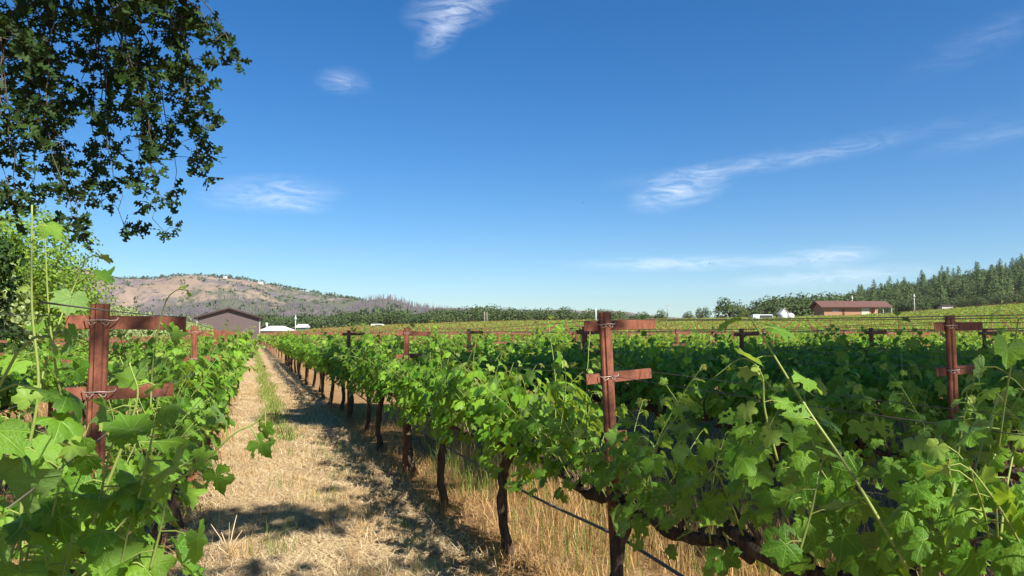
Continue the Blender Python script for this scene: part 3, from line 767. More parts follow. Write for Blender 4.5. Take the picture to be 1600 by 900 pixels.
blades('green_grass', 1100, (1.9, 3.2), (2.4, 9), (.15, .5), (.002, .004), (.02, .3), M_green, 9, 'green grass tufts under the right vine row', clumps=60)
blades('green_grass', 700, (.1, 1.5), (3, 14), (.08, .22), (.0015, .003), (.02, .3), M_green, 10, 'small green tufts scattered on the path', clumps=40)
M_litter = leaf_mat('dead_leaf_litter', (.09, .05, .03), (.30, .19, .10), trans=.1, rough=.9)
rg = np.random.RandomState(91); n = 5200
X = np.concatenate([rg.normal(1.75, .42, n // 2), rg.normal(1.3, .5, n // 4), rg.uniform(-.4, 4, n // 4)]); Y = 2 + 15 * rg.rand(len(X)) ** 1.3
P = np.stack([X, Y, terr(X, Y) + lumps(X, Y) + .018 + .012 * rg.rand(len(X))], 1); a = Acc()
a.inst(QUAD, P, *frames(norm(rg.normal(0, .35, P.shape) + [0, 0, 1]), rg.normal(0, 1, P.shape)), rg.uniform(.012, .042, len(P)))
for j in range(90):
    p = np.array([rg.normal(1.6, .5), 2.4 + 10 * rg.rand(), .035]); th = rg.uniform(0, 3.14); L = rg.uniform(.06, .22)
    tube(a, [p, p + [L * math.cos(th) / 2, L * math.sin(th) / 2, .012], p + [L * math.cos(th), L * math.sin(th), 0]], .003, 5)
tag(link('leaf_litter', a.mesh('leaf_litter', M_litter)), 'brown dead leaves and twigs strewn under the right vine row', 'litter', kind='stuff')
# one pale dead weed in the path
a = Acc(); q = ground_at(366, 5.45)
for j, (dx, dz, r) in enumerate([(-.12, .25, .004), (-.05, .18, .005), (.02, .14, .004), (.05, .28, .004), (.09, .16, .005), (.0, .22, .003), (.12, .1, .004)]):
    tube(a, [(0, 0, 0), (dx * .45, .02 * j - .05, dz * .55), (dx, .03 * j - .08, dz)], [r, r * .9, r * .4], 6)
tag(link('dead_weed', a.mesh('dead_weed', M_straw), None, q), 'pale dead weed stalks standing on the near path', 'weed')

# ------------------------------------------------------------------ oak with branches hanging into the top left
def in_frame(P, m=40):
    px, py, d = project(P); return (d > 0) & (px > -m) & (px < 1600 + m) & (py > -m) & (py < 900 + m)
rg = np.random.RandomState(21)
oak = empty('oak_tree', (-3.6, -4.2, 0), 0, 'big oak whose dark leafy branches hang into the upper left', 'tree')
oi = Matrix.Translation(-Vector(oak.location))
def world_part(name, acc, mats, parent):
    o = link(name, acc.mesh(name, mats), parent); o.matrix_parent_inverse = parent_inv(parent); return o
a = Acc(); tube(a, [(-3.6, -4.2, -.2), (-3.55, -4.1, 1.2), (-3.3, -3.9, 2.6), (-3.0, -3.5, 4.0), (-2.6, -3, 5.6)], [.42, .33, .29, .26, .2], 16, 0, True, .06)
world_part('trunk', a, M_trunk, oak)
a = Acc()
limbs = [[(-3.0, -3.5, 4.0), (-2.6, -1, 5.2), (-2.0, 2, 5.6), (-1.6, 4.2, 5.0)], [(-2.8, -3.2, 4.6), (-1, -1.5, 5.8), (1.0, 0, 6.2), (2.8, 1.0, 6.0)],
         [(-3.0, -3.5, 4.2), (-5, -2, 6), (-6.5, 1, 6.6)], [(-2.6, -3, 5.6), (-2, -4, 7.5), (-1.5, -5, 9)], [(-2.2, 0.5, 5.4), (-3.4, 3, 5.6), (-4.0, 5.2, 5.2)], [(-2.6, -3, 5.4), (1, -3.5, 6.4), (3.4, -2.6, 6.6)]]
for L in limbs: tube(a, L, np.linspace(.14, .04, len(L)), 8, 0, True, .08)
world_part('limb', a, M_trunk, oak)
tips = [(150, 385, 5.0), (262, 362, 5.0), (336, 262, 5.2), (357, 165, 5.2), (345, 200, 5.0), (405, 92, 4.6), (303, 292, 5.3), (60, 300, 4.8), (125, 345, 4.8), (205, 350, 5.4), (20, 315, 4.6), (90, 240, 5.5),
        (235, 300, 5.8), (180, 250, 5.0), (285, 200, 5.5), (250, 140, 6.0), (320, 120, 5.4), (30, 180, 5.0), (140, 150, 5.6), (370, 60, 5.0), (200, 80, 6.2), (80, 90, 6.0), (10, 60, 5.0), (330, 30, 5.6), (260, 250, 4.7), (5, 250, 4.6), (40, 330, 4.4),
        (110, 300, 6.0), (170, 320, 5.7), (60, 150, 6.4), (220, 210, 6.4), (300, 60, 6.0), (150, 40, 5.0), (250, 20, 4.6)]
LP, LN, LY, LS = [], [], [], []
a = Acc()
def rosette(p, dirv, n, s):
    for j in range(n):
        dd = norm(dirv * .5 + rg.normal(0, .8, 3)); LP.append(p + dd * .012); LS.append(rg.uniform(.7, 1.2) * s)
        LN.append(norm(rg.normal(0, .8, 3) + np.array([0, -.3, .5]))); LY.append(dd)
for (px, py, dp) in tips:
    px -= 30 if px > 280 else 12
    end = np.array(at(px, py, dp)); sx = px * .75 + rg.uniform(-60, 60)
    st = np.array(at(max(-60, sx), -60 - rg.uniform(0, 60), dp + rg.uniform(-.4, .8)))
    n = max(6, int(np.linalg.norm(end - st) / .10)); u = np.linspace(0, 1, n)[:, None]
    pts = st * (1 - u) + end * u
    side = norm(np.array([rg.normal(), rg.normal(), 0])); pts += side * (np.sin(u * 3.14) * .10) + rg.normal(0, .012, pts.shape)
    tube(a, pts, np.linspace(.007, .0018, n), 5, 0)
    for k in range(1, n):
        if rg.rand() < .80:
            for q in range(2 if rg.rand() < .35 else 1):
                dv = norm(rg.normal(0, 1, 3) * [1, 1, .6] + np.array([0, 0, -.25])); L = rg.uniform(.05, .24) * (1 if k < n - 2 else .5)
                e2 = pts[k] + dv * L; tube(a, [pts[k], pts[k] + dv * L * .5 + [0, 0, .01], e2], [.0022, .0018, .0012], 4, 0, False)
                rosette(e2, dv, rg.randint(6, 10), .084)
                if L > .12: rosette(pts[k] + dv * L * .55, dv, rg.randint(4, 7), .08)
    rosette(pts[-1], norm(pts[-1] - pts[-2]), 7, .075)
# the crown proper, overhead and behind the camera
P = []
def crown_cloud(c, r, n, sz, spread=.42):
    cc = np.array(c); m = max(1, n // 26)
    dirs = norm(rg.normal(0, 1, (m, 3))); cen = cc + dirs * np.array(r) * rg.uniform(.25, 1, (m, 1)) ** .5
    pts = np.repeat(cen, 26, 0) + rg.normal(0, spread, (m * 26, 3))
    ok = ~in_frame(pts, 60); pts = pts[ok]
    return pts
groups = [((2.15, 1.05, 6.0), (.95, .22, .3), 500, .17, .14), ((1.9, -.9, 6.1), (1.2, .5, .4), 420, .17, .2), ((-3.2, 1.0, 6.6), (2.4, 2.8, 1.4), 5200, .15, .34),
          ((-1.2, 4.6, 5.6), (1.8, 1.1, .6), 2600, .14, .3), ((-4, -3.5, 7.8), (3.4, 3.0, 2.2), 4000, .18, .42), ((2.6, -2.8, 7.0), (1.3, .5, .5), 350, .17, .3), ((-3.6, 4.6, 5.7), (1.9, 1.4, .8), 2400, .15, .3)]
ca = Acc()
for c, r, n, sz, sp_ in groups:
    pts = crown_cloud(c, r, n, sz, sp_); m = len(pts)
    N = norm(rg.normal(0, .7, (m, 3)) + [0, 0, .7]); Yd = rg.normal(0, 1, (m, 3))
    ca.inst(OAK, pts, *frames(N, Yd), rg.uniform(.8, 1.2, m) * sz)
LP, LN, LY, LS = map(np.asarray, (LP, LN, LY, LS))
ca.inst(OAK, LP, *frames(LN, LY), LS)
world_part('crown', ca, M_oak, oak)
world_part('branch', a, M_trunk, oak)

# a second tree, outside the frame, that throws the broad shade on the right rows
def off_tree(name, base, crowns, label, tip_z):
    e = empty(name, base, 0, label, 'tree'); b = np.array(base); a = Acc()
    tube(a, [b - [0, 0, .2], b + [.1, 0, 3], b + [-.1, .3, tip_z]], [.4, .3, .14], 14, 0, True, .06)
    for c, r, n, sz, sp_ in crowns: tube(a, [b + [0, 0, 3.5], (b + [0, 0, 4] + np.array(c)) / 2 + [0, 0, .8], c], [.14, .1, .04], 8)
    world_part('trunk', a, M_trunk, e)
    ca = Acc()
    for c, r, n, sz, sp_ in crowns:
        pts = crown_cloud(c, r, n, sz, sp_); m = len(pts)
        ca.inst(QUAD, pts, *frames(norm(rg.normal(0, .7, (m, 3)) + [0, 0, .7]), rg.normal(0, 1, (m, 3))), rg.uniform(.8, 1.2, m) * sz)
    world_part('crown', ca, M_oak, e)
off_tree('shade_tree', (12.5, -5, 0), [((10.4, -1.4, 12), (4.3, 3.6, 1.6), 8000, .36, .6), ((6.1, 3.4, 12), (1.2, 2.0, .9), 1700, .34, .35), ((14.5, -.5, 12), (3.5, 3, 1.5), 4000, .36, .6), ((8.7, -6.0, 12), (1.3, 1.6, .8), 1200, .34, .35), ((4.9, -8.6, 12), (1.3, 1.9, .6), 150, .3, .26)],
         'tall tree beside the vineyard, outside the view, shading the right rows', 11.5)

# ------------------------------------------------------------------ background trees
def lobed_crown(seed, h, w, n, sz, base=.12, lobes=14):
    r_ = np.random.RandomState(seed); P = []; N = []
    for j in range(lobes):
        f = r_.uniform(0, 1); z = h * (base + (1 - base) * (.18 + .62 * f)); rr = w * .5 * math.sin(math.pi * (.25 + .6 * f)) * .62
        th = r_.uniform(0, 6.28); c = np.array([rr * math.cos(th), rr * math.sin(th), z]); s = w * r_.uniform(.16, .27)
        m = n // lobes; dv = norm(r_.normal(0, 1, (m, 3))); P.append(c + dv * s * np.array([1, 1, .82]) * r_.uniform(.75, 1.12, (m, 1))); N.append(norm(dv + r_.normal(0, .45, (m, 3)) + [0, 0, .25]))
    return np.vstack(P), np.vstack(N), r_.uniform(.6, 1.3, (n // lobes) * lobes) * sz
def tree_mesh(seed, h, w, n, sz, mat_, base=.12, lobes=14):
    P, N, S = lobed_crown(seed, h, w, n, sz, base, lobes); a = Acc()
    a.inst(QUAD, P, *frames(N, np.random.RandomState(seed).normal(0, 1, P.shape)), S); return a.mesh('tree_crown', mat_)
def trunk_mesh(h, r, w):
    a = Acc(); tube(a, [(0, 0, -.5), (0, .0, h * .25), (.1, 0, h * .6)], [r, r * .75, r * .3], 8)
    for j in range(5):
        th = j * 1.26; tube(a, [(0, 0, h * (.2 + .05 * j)), (w * .14 * math.cos(th), w * .14 * math.sin(th), h * (.36 + .05 * j)), (w * .3 * math.cos(th), w * .3 * math.sin(th), h * (.5 + .06 * j))], [r * .5, r * .35, r * .15], 6)
    return a.mesh('tree_trunk', M_trunk)
def place_tree(name, crown, trunk, loc, s, label, cat, group, rz=None, sz=None):
    e = empty(name, loc, rnd.uniform(0, 6.28) if rz is None else rz, label, cat, group); e.scale = (s, s, sz or s)
    if trunk: link('trunk', trunk, e)
    link('crown', crown, e); return e
belt = [tree_mesh(100 + i, 8, 11 + i % 3, 1500, .62, M_belt, .04, 15) for i in range(5)]; belt_t = trunk_mesh(8, .35, 11)
px = 385.0; i = 0
while px < 1008:      # tree belt beyond the vineyard
    top = np.interp(px, [385, 430, 560, 640, 700, 760, 830, 900, 960, 1008], [494, 492, 488, 486, 485, 479, 481, 483, 485, 489])
    d = 330 + rnd.uniform(-15, 45); q = ground_at(px, d); hgt = (522 - top) * d / F_PX + CAM_H - q.z + rnd.uniform(-1.0, .6)
    place_tree('oak_tree', belt[i % 5], belt_t, q, max(.4, hgt / 8) * 1.25, 'dark green rounded oak in the tree belt beyond the field', 'tree', 'oaks in the tree belt beyond the vineyard', sz=max(.45, hgt / 8))
    px += rnd.uniform(9, 17); i += 1
for (px, d, top, wd, lab) in [(1030, 300, 484, .8, 'small round tree standing right of the tree belt gap'), (1075, 300, 487, .7, 'low round tree between two utility poles on the field edge'),
                         (1098, 300, 482, .7, 'dark round tree just left of the lone tall tree'), (1140, 290, 467, .9, 'lone tall tree on the field edge left of the white van'),
                         (1168, 310, 480, .8, 'pale grey-green tree between the lone tree and the oaks'), (1197, 290, 466, 1.25, 'dark spreading oak at the left end of the wooded slope'),
                         (1225, 300, 462, 1.3, 'broad oak behind the two white tanks'), (1250, 300, 461, 1.2, 'broad oak left of the brown house'), (1275, 320, 459, 1.2, 'oak behind the left gable of the brown house'),
                         (1008, 290, 489, .7, 'small dark bush-like tree right of the tall white pole')]:
    q = ground_at(px, d); hgt = (522 - top) * d / F_PX + CAM_H - q.z
    place_tree('broadleaf_tree', belt[rnd.randrange(5)], belt_t, q, max(.35, hgt / 8) * wd, lab, 'tree', None, sz=max(.35, hgt / 8) * 1.03)
for j in range(16):
    px = 1186 + j * 9.5; d = 345 + rnd.uniform(-10, 20); q = ground_at(px, d); top = np.interp(px, [1186, 1230, 1290, 1340], [470, 463, 461, 455]) + rnd.uniform(-2, 5)
    hgt = (522 - top) * d / F_PX + CAM_H - q.z
    place_tree('oak_tree', belt[j % 5], belt_t, q, max(.5, hgt / 8) * 1.1, 'dark oak in the clump behind the tanks and the brown house', 'tree', 'oaks clumped behind the brown house', sz=max(.4, hgt / 8))
# firs on the right slope
def fir_mesh(seed, h=16, w=5.5, whorls=26):
    r_ = np.random.RandomState(seed); P, N, Y, S = [], [], [], []
    for k in range(whorls):
        f = k / whorls; z = h * (.08 + .92 * f); rad = w * .5 * (1 - f) ** .8 * r_.uniform(.75, 1.15) + .12
        for j in range(int(5 + 8 * (1 - f))):
            th = r_.uniform(0, 6.28); o = np.array([math.cos(th), math.sin(th), 0])
            for u in (.45, .95):
                P.append(o * rad * u + [0, 0, z - rad * u * .35 + r_.uniform(-.2, .2)]); N.append(norm(o * .5 + [0, 0, .8] + r_.normal(0, .3, 3))); Y.append(o + [0, 0, -.5]); S.append((.55 + .75 * rad / w) * r_.uniform(.7, 1.2))
    P, N, Y, S = map(np.asarray, (P, N, Y, S)); a = Acc(); a.inst(QUAD, P, *frames(N, Y), S * 1.15); return a.mesh('fir_crown', M_fir)
firs = [fir_mesh(200 + i, 16, 9.2 + .6 * i, 32) for i in range(4)]
a = Acc(); tube(a, [(0, 0, -.5), (0, 0, 8), (0, 0, 16)], [.28, .18, .03], 8); fir_t = a.mesh('fir_trunk', M_trunk)
spots = []
for t_ in range(4000):
    px = rnd.uniform(1290, 1690); d = rnd.uniform(372, 640); q = ground_at(px, d)
    if px < 1400 and d < 420: continue
    if all((q.x - o[0]) ** 2 + (q.y - o[1]) ** 2 > 24 for o in spots): spots.append((q.x, q.y, q.z, px))
    if len(spots) >= 285: break
for x, y, z, px in spots:
    s = rnd.uniform(.75, 1.2) * np.interp(px, [1290, 1380, 1600], [.72, .9, 1.0])
    if rnd.random() < .27:
        place_tree('oak_tree', belt[rnd.randrange(5)], belt_t, (x, y, z - .3), s * 1.15, 'rounded broadleaf tree among the firs on the slope', 'tree', 'broadleaf trees among the firs on the slope'); continue
    place_tree('fir_tree', firs[rnd.randrange(4)], fir_t, (x, y, z - .3), s, 'dark green fir on the wooded slope at right', 'tree', 'firs covering the wooded slope', sz=s * rnd.choice([.66, .74, .82, .9, 1.0]))
for j in range(46):       # broadleaf fringe at the foot of the slope
    px = 1290 + j * 7.6 + rnd.uniform(-3, 3); d = 352 + rnd.uniform(-6, 22); q = ground_at(px, d)
    s = rnd.uniform(.55, 1.0) * np.interp(px, [1290, 1400, 1460, 1640], [.9, 1.0, .8, .8])
    place_tree('oak_tree', belt[rnd.randrange(5)], belt_t, q, s, 'rounded oak at the foot of the wooded slope', 'tree', 'oaks at the foot of the wooded slope')
# olive shrubs beyond the left rows
olv = [tree_mesh(300 + i, 3.6, 4.2, 3000, .17, M_olive, .0, 22) for i in range(3)]; olv_t = trunk_mesh(3.4, .14, 3.5)
ly = 24.0; i = 0
OL = []
while ly < 165:
    OL.append((-8.6 + rnd.uniform(-.5, .5), ly)); OL.append((-12.5 + rnd.uniform(-.6, .6), ly + rnd.uniform(-1, 1))); ly += 2.9 + ly * .012
for j, (x, y) in enumerate(OL):
    place_tree('olive_shrub', olv[j % 3], olv_t, (x, y, float(terr(x, y))), rnd.uniform(.88, 1.1), 'pale green bushy shrub in the hedge beyond the left vine rows', 'shrub', 'pale shrubs in the hedge left of the barn')
# bright tree at the far left
q = ground_at(20, 26)
P, N, S = lobed_crown(401, 7.2, 6.2, 16000, .13, .05, 26); a = Acc(); a.inst(QUAD, P, *frames(N, np.random.RandomState(1).normal(0, 1, P.shape)), S)
place_tree('maple_tree', a.mesh('tree_crown', M_maple), trunk_mesh(6.4, .2, 5.5), q, .92, 'sunlit yellow-green tree at the left edge below the oak', 'tree', None, rz=1.0)
q = ground_at(-52, 18)
place_tree('painted_shade_tree', tree_mesh(77, 4.6, 2.9, 5000, .14, M_oak, .02, 18), trunk_mesh(4.2, .12, 2.2), q, 1.0, 'dense tree with shade painted into its leaves at the left edge before the sunlit tree', 'tree', None)  # near-black leaf colour stands in for the shade inside this tree
# grey hedge beside the brown house
for j in range(8):
    px = 1240 + j * 8; q = ground_at(px, 262)
    place_tree('hedge_shrub', olv[j % 3], None, q, .72, 'grey-green shrub in the hedge left of the brown house', 'shrub', 'shrubs in the hedge by the brown house', sz=.62)
q = ground_at(1207, 258); place_tree('round_shrub', olv[0], None, q, .62, 'bright green round shrub between white van and tanks', 'shrub', None)

# scrub and burned trunks on the hills (nobody could count them)
def scatter_on(Vg, n, u0, u1, seed, size, h, mat_, name, lab, spiky=False, pxr=None):
    r_ = np.random.RandomState(seed); ny, nx = Vg.shape[:2]; a = Acc()
    i = (r_.uniform(u0, u1, n) * (ny - 11)).astype(int); j = r_.randint(int(nx * (pxr[0] if pxr else 0)), int(nx * (pxr[1] if pxr else 1)) - 1, n)
    fx, fy = r_.rand(n, 1), r_.rand(n, 1)
    B = Vg[i, j] * (1 - fx) * (1 - fy) + Vg[i, j + 1] * fx * (1 - fy) + Vg[i + 1, j] * (1 - fx) * fy + Vg[i + 1, j + 1] * fx * fy
    if spiky:
        for b in B:
            hh = h * r_.uniform(.5, 1.1); tube(a, [b, b + [r_.uniform(-.5, .5), 0, hh]], [size, size * .3], 4, 0, False)
    else:
        m = 7; P = np.repeat(B, m, 0) + r_.normal(0, 1, (n * m, 3)) * [size * .5, size * .5, h * .25] + [0, 0, h * .35]
        N = norm(r_.normal(0, 1, (n * m, 3)) + [0, -.4, .5]); a.inst(QUAD, P, *frames(N, r_.normal(0, 1, P.shape)), r_.uniform(.6, 1.1, n * m) * size)
    tag(link(name, a.mesh(name, mat_)), lab, 'scrub', kind='stuff')
scatter_on(mount_V, 5000, .02, .9, 1, 5, 4, M_belt, 'hill_scrub', 'dark scrub and trees dotting the brown mountain', pxr=(.35, 1))
scatter_on(mount_V, 330, .965, .995, 2, 9, 12, M_belt, 'ridge_trees', 'dark trees along the crest of the brown mountain', pxr=(.5, .83))
scatter_on(knob_V, 1500, .45, 1.0, 3, .6, 11, M_deadwood, 'burned_woods', 'grey burned trunks standing on the small round hill', True)
scatter_on(mount_V, 3600, .06, .34, 4, .7, 9, M_deadwood, 'burned_woods', 'grey burned woods on the lower mountain slope', True, pxr=(.62, .86))
scatter_on(knob_V, 500, .0, .6, 5, 7, 6, M_belt, 'hill_scrub', 'green scrub at the foot of the small round hill')

# ------------------------------------------------------------------ buildings
def corrugated(name, c):
    m, g, b = mat(name, .6, .3); co = g.node('ShaderNodeTexCoord').outputs['Object']
    wv = g.node('ShaderNodeTexWave', {'Vector': co, 'Scale': 1.6, 'Distortion': .0}, bands_direction='X').outputs[1]
    n = g.noise(co, .8, 4, .6)
    g.l.new(g.mix(n, [v * .85 for v in c], [v * 1.15 for v in c]), b.inputs['Base Color'])
    g.l.new(g.node('ShaderNodeBump', {'Height': wv, 'Strength': .3, 'Distance': .05}).outputs[0], b.inputs['Normal']); return m
M_barn = corrugated('barn_metal_wall', (.115, .085, .080)); M_barnroof = simple('dark_brown_roof', (.06, .035, .03), .6)
M_white = simple('white_paint', (.60, .59, .56), .6, var=.06); M_trim = simple('pale_trim', (.55, .50, .46), .6)
M_houseroof = simple('red_brown_shingles', (.13, .065, .050), .8, var=.25, scale=2); M_housewall = simple('tan_wood_wall', (.38, .205, .115), .8, var=.15, scale=.8)
M_cream = simple('cream_door', (.62, .52, .38), .7, var=.05); M_glass = simple('dark_window_glass', (.03, .035, .045), .1, .8, .1)
M_dark = simple('dark_opening', (.02, .018, .018), .9); M_pole = simple('weathered_pole', (.34, .29, .24), .9, var=.3); M_tyre = simple('rubber', (.02, .02, .02), .8)
M_greenp = simple('green_paint', (.10, .22, .15), .6)
def face_empty(name, px, d, label, cat, group=None, z=None, turn=0):
    q = ground_at(px, d)
    if z is not None: q.z = z
    return empty(name, q, -YAW + turn, label, cat, group)
def part(name, fn, m, parent):
    a = Acc(); fn(a); return link(name, a.mesh(name, m), parent)
# barn at the end of the path: local x right, y away
e = face_empty('barn', 358, 192, 'plain brown metal barn at the far end of the straw path', 'barn', z=.25, turn=YAW)
k_ = 192 / F_PX; W2, ev, ap = 46 * k_, 33 * k_, 47 * k_
def gable(a, w2, e_, a_, y0, y1):
    extrude(a, [(-w2, -.6), (w2, -.6), (w2, e_), (0, a_), (-w2, e_)], 'y', y0, y1)
part('wall', lambda a: gable(a, W2, ev, ap, 0, 30), M_barn, e)
def roof_fn(a):
    for s in (-1, 1):
        x1, z1 = s * (W2 + .9), ev - .9 * (ap - ev) / W2
        P = [(0, ap + .03), (x1, z1 + .03), (x1, z1 + .40), (0, ap + .42)]
        extrude(a, P if s < 0 else P[::-1], 'y', -.9, 30.6)
part('roof', roof_fn, M_barnroof, e)
part('corner_trim', lambda a: box(a, W2 - .12, W2 + .06, -.06, .1, 0, ev), M_trim, e)
part('corner_trim', lambda a: box(a, -W2 - .06, -W2 + .12, -.06, .1, 0, ev), M_trim, e)
# white low building right of the barn
e = face_empty('white_shed', 430, 215, 'long low white roofed building just right of the barn', 'building')
k_ = 215 / F_PX; zb = CAM_H + (522 - 517) * k_ - ground_at(430, 215).z
part('wall', lambda a: box(a, -25 * k_, 20 * k_, 0, 9, -2, zb), M_white, e)
def hip(a):
    x0, x1, z0, z1 = -26 * k_, 22 * k_, zb, zb + 8 * k_
    V = [(x0, -.5, z0), (x1, -.5, z0), (x1, 9.5, z0), (x0, 9.5, z0), (x0 + 2, 4.5, z1), (x1 - 3, 4.5, z1)]
    a.add(V, [(0, 1, 5, 4), (2, 3, 4, 5)], 0, None, False); a.add(V, [(1, 2, 5), (3, 0, 4), ], 0, None, False)
part('roof', hip, M_white, e); part('vent_pipe', lambda a: tube(a, [(-20 * k_, 4, zb + 1), (-20 * k_, 4, zb + 13 * k_)], .35, 8), M_white, e)
e = face_empty('green_shed', 470, 225, 'small green and white shed beyond the vines right of the barn', 'shed')
k_ = 225 / F_PX; zb = CAM_H + (522 - 512) * k_ - ground_at(470, 225).z
part('wall', lambda a: box(a, -6 * k_, 8 * k_, 0, 4, -2, zb), M_greenp, e)
part('roof', lambda a: extrude(a, [(-.4, zb), (4.4, zb), (4.4, zb + .3), (2, zb + 1.1), (-.4, zb + .3)], 'x', -7 * k_, 9 * k_), M_white, e)
# utility poles
def pole(px, d, top, lab, r=.16, arm=False, m=M_pole, lamp=False):
    e = face_empty('utility_pole', px, d, lab, 'pole', 'poles standing around the vineyard'); h = CAM_H + (522 - top) * d / F_PX - e.location.z
    part('pole_shaft', lambda a: tube(a, [(0, 0, -.5), (0, 0, h * .5), (0, 0, h)], [r * 1.2, r, r * .8], 8), m, e)
    if arm: part('cross_arm', lambda a: box(a, -1.1, 1.1, -.1, .1, h - 1.0, h - .75), m, e)
    if lamp: part('lamp', lambda a: tube(a, [(0, 0, h - 1.4), (0, -.1, h - 1.1), (0, 0, h - .6)], [.25, .4, .2], 8), M_white, e)
    return e
pole(462, 230, 493, 'pale pole with a lamp right of the white shed', .14, m=M_white, lamp=True)
pole(757, 270, 487, 'left pole of the thin pair in front of the tree belt', .14); pole(761, 270, 488, 'right pole of the thin pair in front of the tree belt', .14)
pole(931, 230, 482, 'white pole behind the near rusty post in the right row', .2, m=M_white); pole(1043, 380, 475, 'utility pole with a crossarm on the open skyline', .2, arm=True)
pole(1332, 290, 462, 'pale pole rising behind the roof of the brown house', .16, m=M_trim, lamp=True); pole(1429, 285, 459, 'pale pole with a lamp on the hillside vineyard', .16, m=M_trim, lamp=True)
# brown house
D = 262; e = face_empty('brown_house', 1337, D, 'long brown house with red-brown roof and open carport below the wooded slope', 'house'); k_ = D / F_PX
gz = e.location.z; zb = CAM_H + (522 - 491) * k_ - gz; ze = CAM_H + (522 - 480.0) * k_ - gz; zr = CAM_H + (522 - 470) * k_ - gz
xl, xc, xr_ = -56 * k_, 24 * k_, 56 * k_
part('wall', lambda a: (box(a, xl + 1.5, xc, 0, 9, -2, ze), extrude(a, [(0, ze), (9, ze), (4.5, zr - .2)], 'x', xl + 1.5, xl + 1.7), box(a, xc, xr_ - .5, 8.8, 9, -2, ze)), M_housewall, e)
def house_roof(a):
    for s in (0, 1):
        y0, y1 = (-1.2, 4.5) if s == 0 else (10.2, 4.5); P = [(y0, ze - .15), (y1, zr - .15), (y1, zr + .12), (y0, ze + .12)]
        extrude(a, P if s == 0 else P[::-1], 'x', xl, xr_)
part('roof', house_roof, M_houseroof, e)
part('garage_door', lambda a: box(a, 9 * k_, 21 * k_, -.08, .0, zb - 1, ze - .35), M_cream, e)
dr = part('door', lambda a: box(a, -21 * k_, -17.5 * k_, -.07, .0, zb - 1, ze - .6), simple('dark_brown_door', (.12, .05, .03), .6), e)
for wx in (-36, -31): 
    f = part('window', lambda a: box(a, wx * k_, (wx + 4) * k_, -.06, 0, zb + .8, ze - .6), M_trim, e)
    part('pane', lambda a: box(a, wx * k_ + .12, (wx + 4) * k_ - .12, -.075, -.03, zb + .92, ze - .72), M_glass, f)
for wx in (30, 42, 55): part('carport_post', lambda a: box(a, wx * k_ - .1, wx * k_ + .1, -.6, -.4, -2, ze), M_trim, e)
# vehicles
def car(px, d, lab, col, L=4.4, W=1.8, H=1.5, turn=0, van=False, yoff=0, name='parked_car', cat='car'):
    e = face_empty(name, px, d, lab, cat, turn=turn)
    prof = [(-L / 2, .3), (L / 2, .3), (L / 2, .75), (L / 2 - .15, .9), (L * .22, 1.0), (L * .08, H), (-L * .3, H), (-L * .42, 1.0), (-L / 2, .92)] if not van else [(-L / 2, .35), (L / 2, .35), (L / 2, 1.1), (L / 2 - .6, 1.35), (L / 2 - 1.0, H), (-L / 2, H)]
    b = part('body', lambda a: extrude(a, prof, 'y', -W / 2, W / 2), simple('car_paint', col, .3, .5, .03), e)
    part('side_window', lambda a: extrude(a, [(-L * .36, 1.0), (L * .18, 1.0), (L * .06, H - .1), (-L * .28, H - .1)] if not van else [(-L * .2, 1.3), (L / 2 - .75, 1.3), (L / 2 - 1.05, H - .3), (-L * .2, H - .3)], 'y', -W / 2 - .01, W / 2 + .01), M_glass, e)
    for sx in (-1, 1):
        for sy in (-1, 1): part('wheel', lambda a: tube(a, [(sx * L * .3, sy * (W / 2 - .2), .33), (sx * L * .3, sy * (W / 2 + .02), .33)], .33, 14), M_tyre, e)
    return e
car(1362, 258, 'dark car parked inside the open carport of the brown house', (.05, .05, .06)).location.z += 0
car(1373, 252, 'white car parked in front of the open carport', (.7, .7, .7), turn=.3)
car(1387, 250, 'silver car parked right of the white car at the carport', (.45, .42, .40), turn=-.4)
car(1192, 240, 'white camper van standing on the field edge', (.65, .65, .63), 7.2, 2.3, 2.5, van=True, name='parked_van', cat='van')
car(1187, 226, 'small white pickup parked in front of the white camper van', (.75, .75, .74), 4.6)
car(592, 236, 'white van parked beyond the vines before the tree belt', (.6, .6, .57), 4.6, 2, 2.0, van=True, name='parked_van', cat='van')
# white tanks and small white house
for j, (px, lab) in enumerate(((1224, 'left of two white round tanks left of the brown house'), (1235, 'right of two white round tanks left of the brown house'))):
    e = face_empty('water_tank', px, 236, lab, 'tank', 'white round tanks by the brown house')
    part('tank_shell', lambda a: tube(a, [(0, 0, -.3), (0, 0, 2.2), (0, 0, 2.5), (0, 0, 2.8)], [1.15, 1.15, 1.0, .3], 16), M_white, e)
    part('lid', lambda a: tube(a, [(0, 0, 2.78), (0, 0, 2.95)], .3, 10), M_trim, e)
e = face_empty('white_hut', 1226, 243, 'small white gabled hut behind the two white tanks', 'hut')
part('wall', lambda a: gable(a, 1.4, 2.6, 4.2, 0, 3), M_white, e)
part('roof', lambda a: [extrude(a, [(0, 4.24), (s * 1.7, 2.3), (s * 1.7, 2.45), (0, 4.4)][::-s], 'y', -.2, 3.2) for s in (-1, 1)], M_trim, e)
e = face_empty('hillside_shed', 1481, 335, 'low grey shed at the foot of the firs', 'shed')
part('wall', lambda a: box(a, -2.6, 2.6, 0, 3, -1, 2.4), M_trim, e)
part('roof', lambda a: extrude(a, [(-.4, 2.4), (3.4, 2.4), (3.4, 2.6), (-.4, 2.9)], 'x', -3, 3), M_barnroof, e)
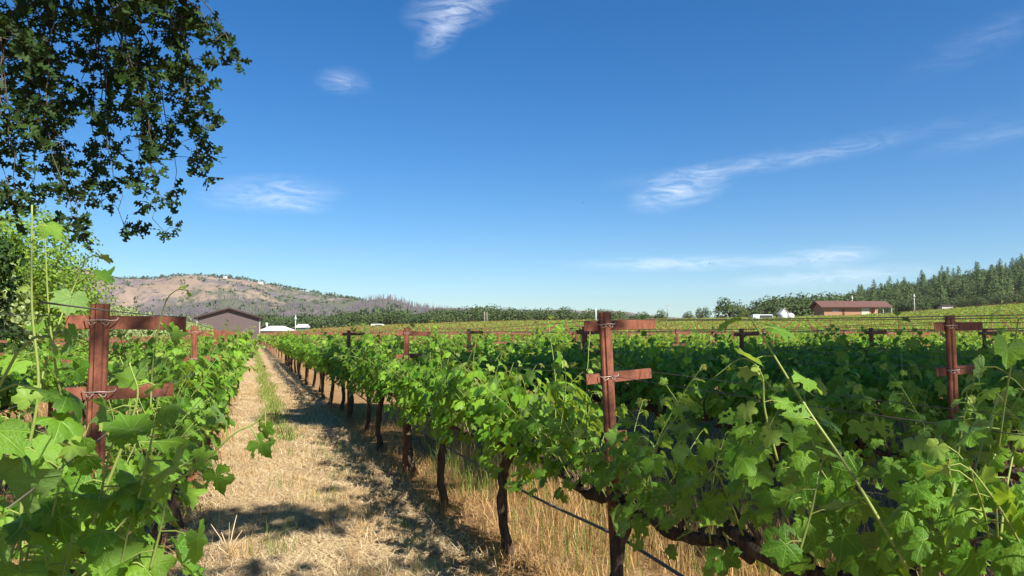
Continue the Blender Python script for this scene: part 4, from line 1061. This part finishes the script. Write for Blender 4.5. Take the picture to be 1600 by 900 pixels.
# houses on the mountain
for (px, u, lab, s) in ((188, .62, 'large white house in the middle of the mountain slope', 1.5), (158, .7, 'small pale house left of the large white one on the mountain', .8), (253, .93, 'white house near the mountain crest', .8), (409, .96, 'white house on the right shoulder of the mountain crest', .8), (352, .965, 'pale house on the mountain crest above the barn', .7)):
    i_ = int(u * 59); j_ = int((px + 900) / 1800 * 259); v = mount_V[i_, j_]
    e = empty('hill_house', v, -YAW, lab, 'house'); e.scale = (s, s, s)
    part('wall', lambda a: box(a, -10, 10, -5, 5, -4, 6), M_white, e)
    part('roof', lambda a: extrude(a, [(-6, 6), (6, 6), (0, 9.5)], 'x', -10.5, 10.5), M_trim, e)
# hillside vineyard rows at right
a = Acc(); r_ = np.random.RandomState(8); P = []
for row in range(15):
    for j in range(120):
        d = 268 + row * 4.6 + j * .07; px = 1402 + j * 2.3
        if px > 1660: break
        q = ground_at(px, d)
        if r_.rand() < .12: continue
        for m in range(10): P.append(np.array(q) + r_.normal(0, 1, 3) * [.38, .38, .25] + [0, 0, .75])
P = np.array(P); a.inst(QUAD, P, *frames(norm(r_.normal(0, .8, P.shape) + [0, 0, .5]), r_.normal(0, 1, P.shape)), r_.uniform(.4, .75, len(P)))
tag(link('hillside_vines', a.mesh('hillside_vines', M_leaf_far)), 'dotted vine rows on the rising ground at right', 'vines', kind='stuff')
# two birds
for (px, py, d, lab) in ((911, 317, 70, 'tiny dark bird in the middle of the open sky'), (1109, 412, 80, 'tiny dark bird in front of the low white cloud')):
    e = empty('bird', at(px, py, d), 1.0, lab, 'bird', None); m = simple('dark_feathers', (.03, .03, .03))
    part('body', lambda a: (tube(a, [(-.16, 0, 0), (-.06, 0, .01), (.06, 0, .01), (.12, 0, .02), (.17, 0, .015)], [.01, .04, .04, .025, .005], 8),
                            a.add([(.05, 0, .02), (-.05, 0, .02), (-.04, .26, .09), (.04, .2, .08), (-.04, -.26, .09), (.04, -.2, .08)], [(0, 1, 2, 3), (0, 5, 4, 1)])), m, e)

# ------------------------------------------------------------------ haze
if HAZE_DENSITY > 0:
    a = Acc(); box(a, -6000, 6000, -450, 6000, -40, 330)
    m = bpy.data.materials.new('thin_air'); m.use_nodes = True; g = NT(m.node_tree)
    g.n.remove(g.n['Principled BSDF'])
    v = g.node('ShaderNodeVolumePrincipled', {'Color': (.80, .87, 1.0, 1), 'Density': HAZE_DENSITY, 'Anisotropy': .2})
    g.l.new(v.outputs[0], g.n['Material Output'].inputs['Volume'])
    tag(link('haze', a.mesh('haze', m)), kind='stuff')
print('verts', sum(len(me.vertices) for me in bpy.data.meshes), 'objects', len(bpy.data.objects))
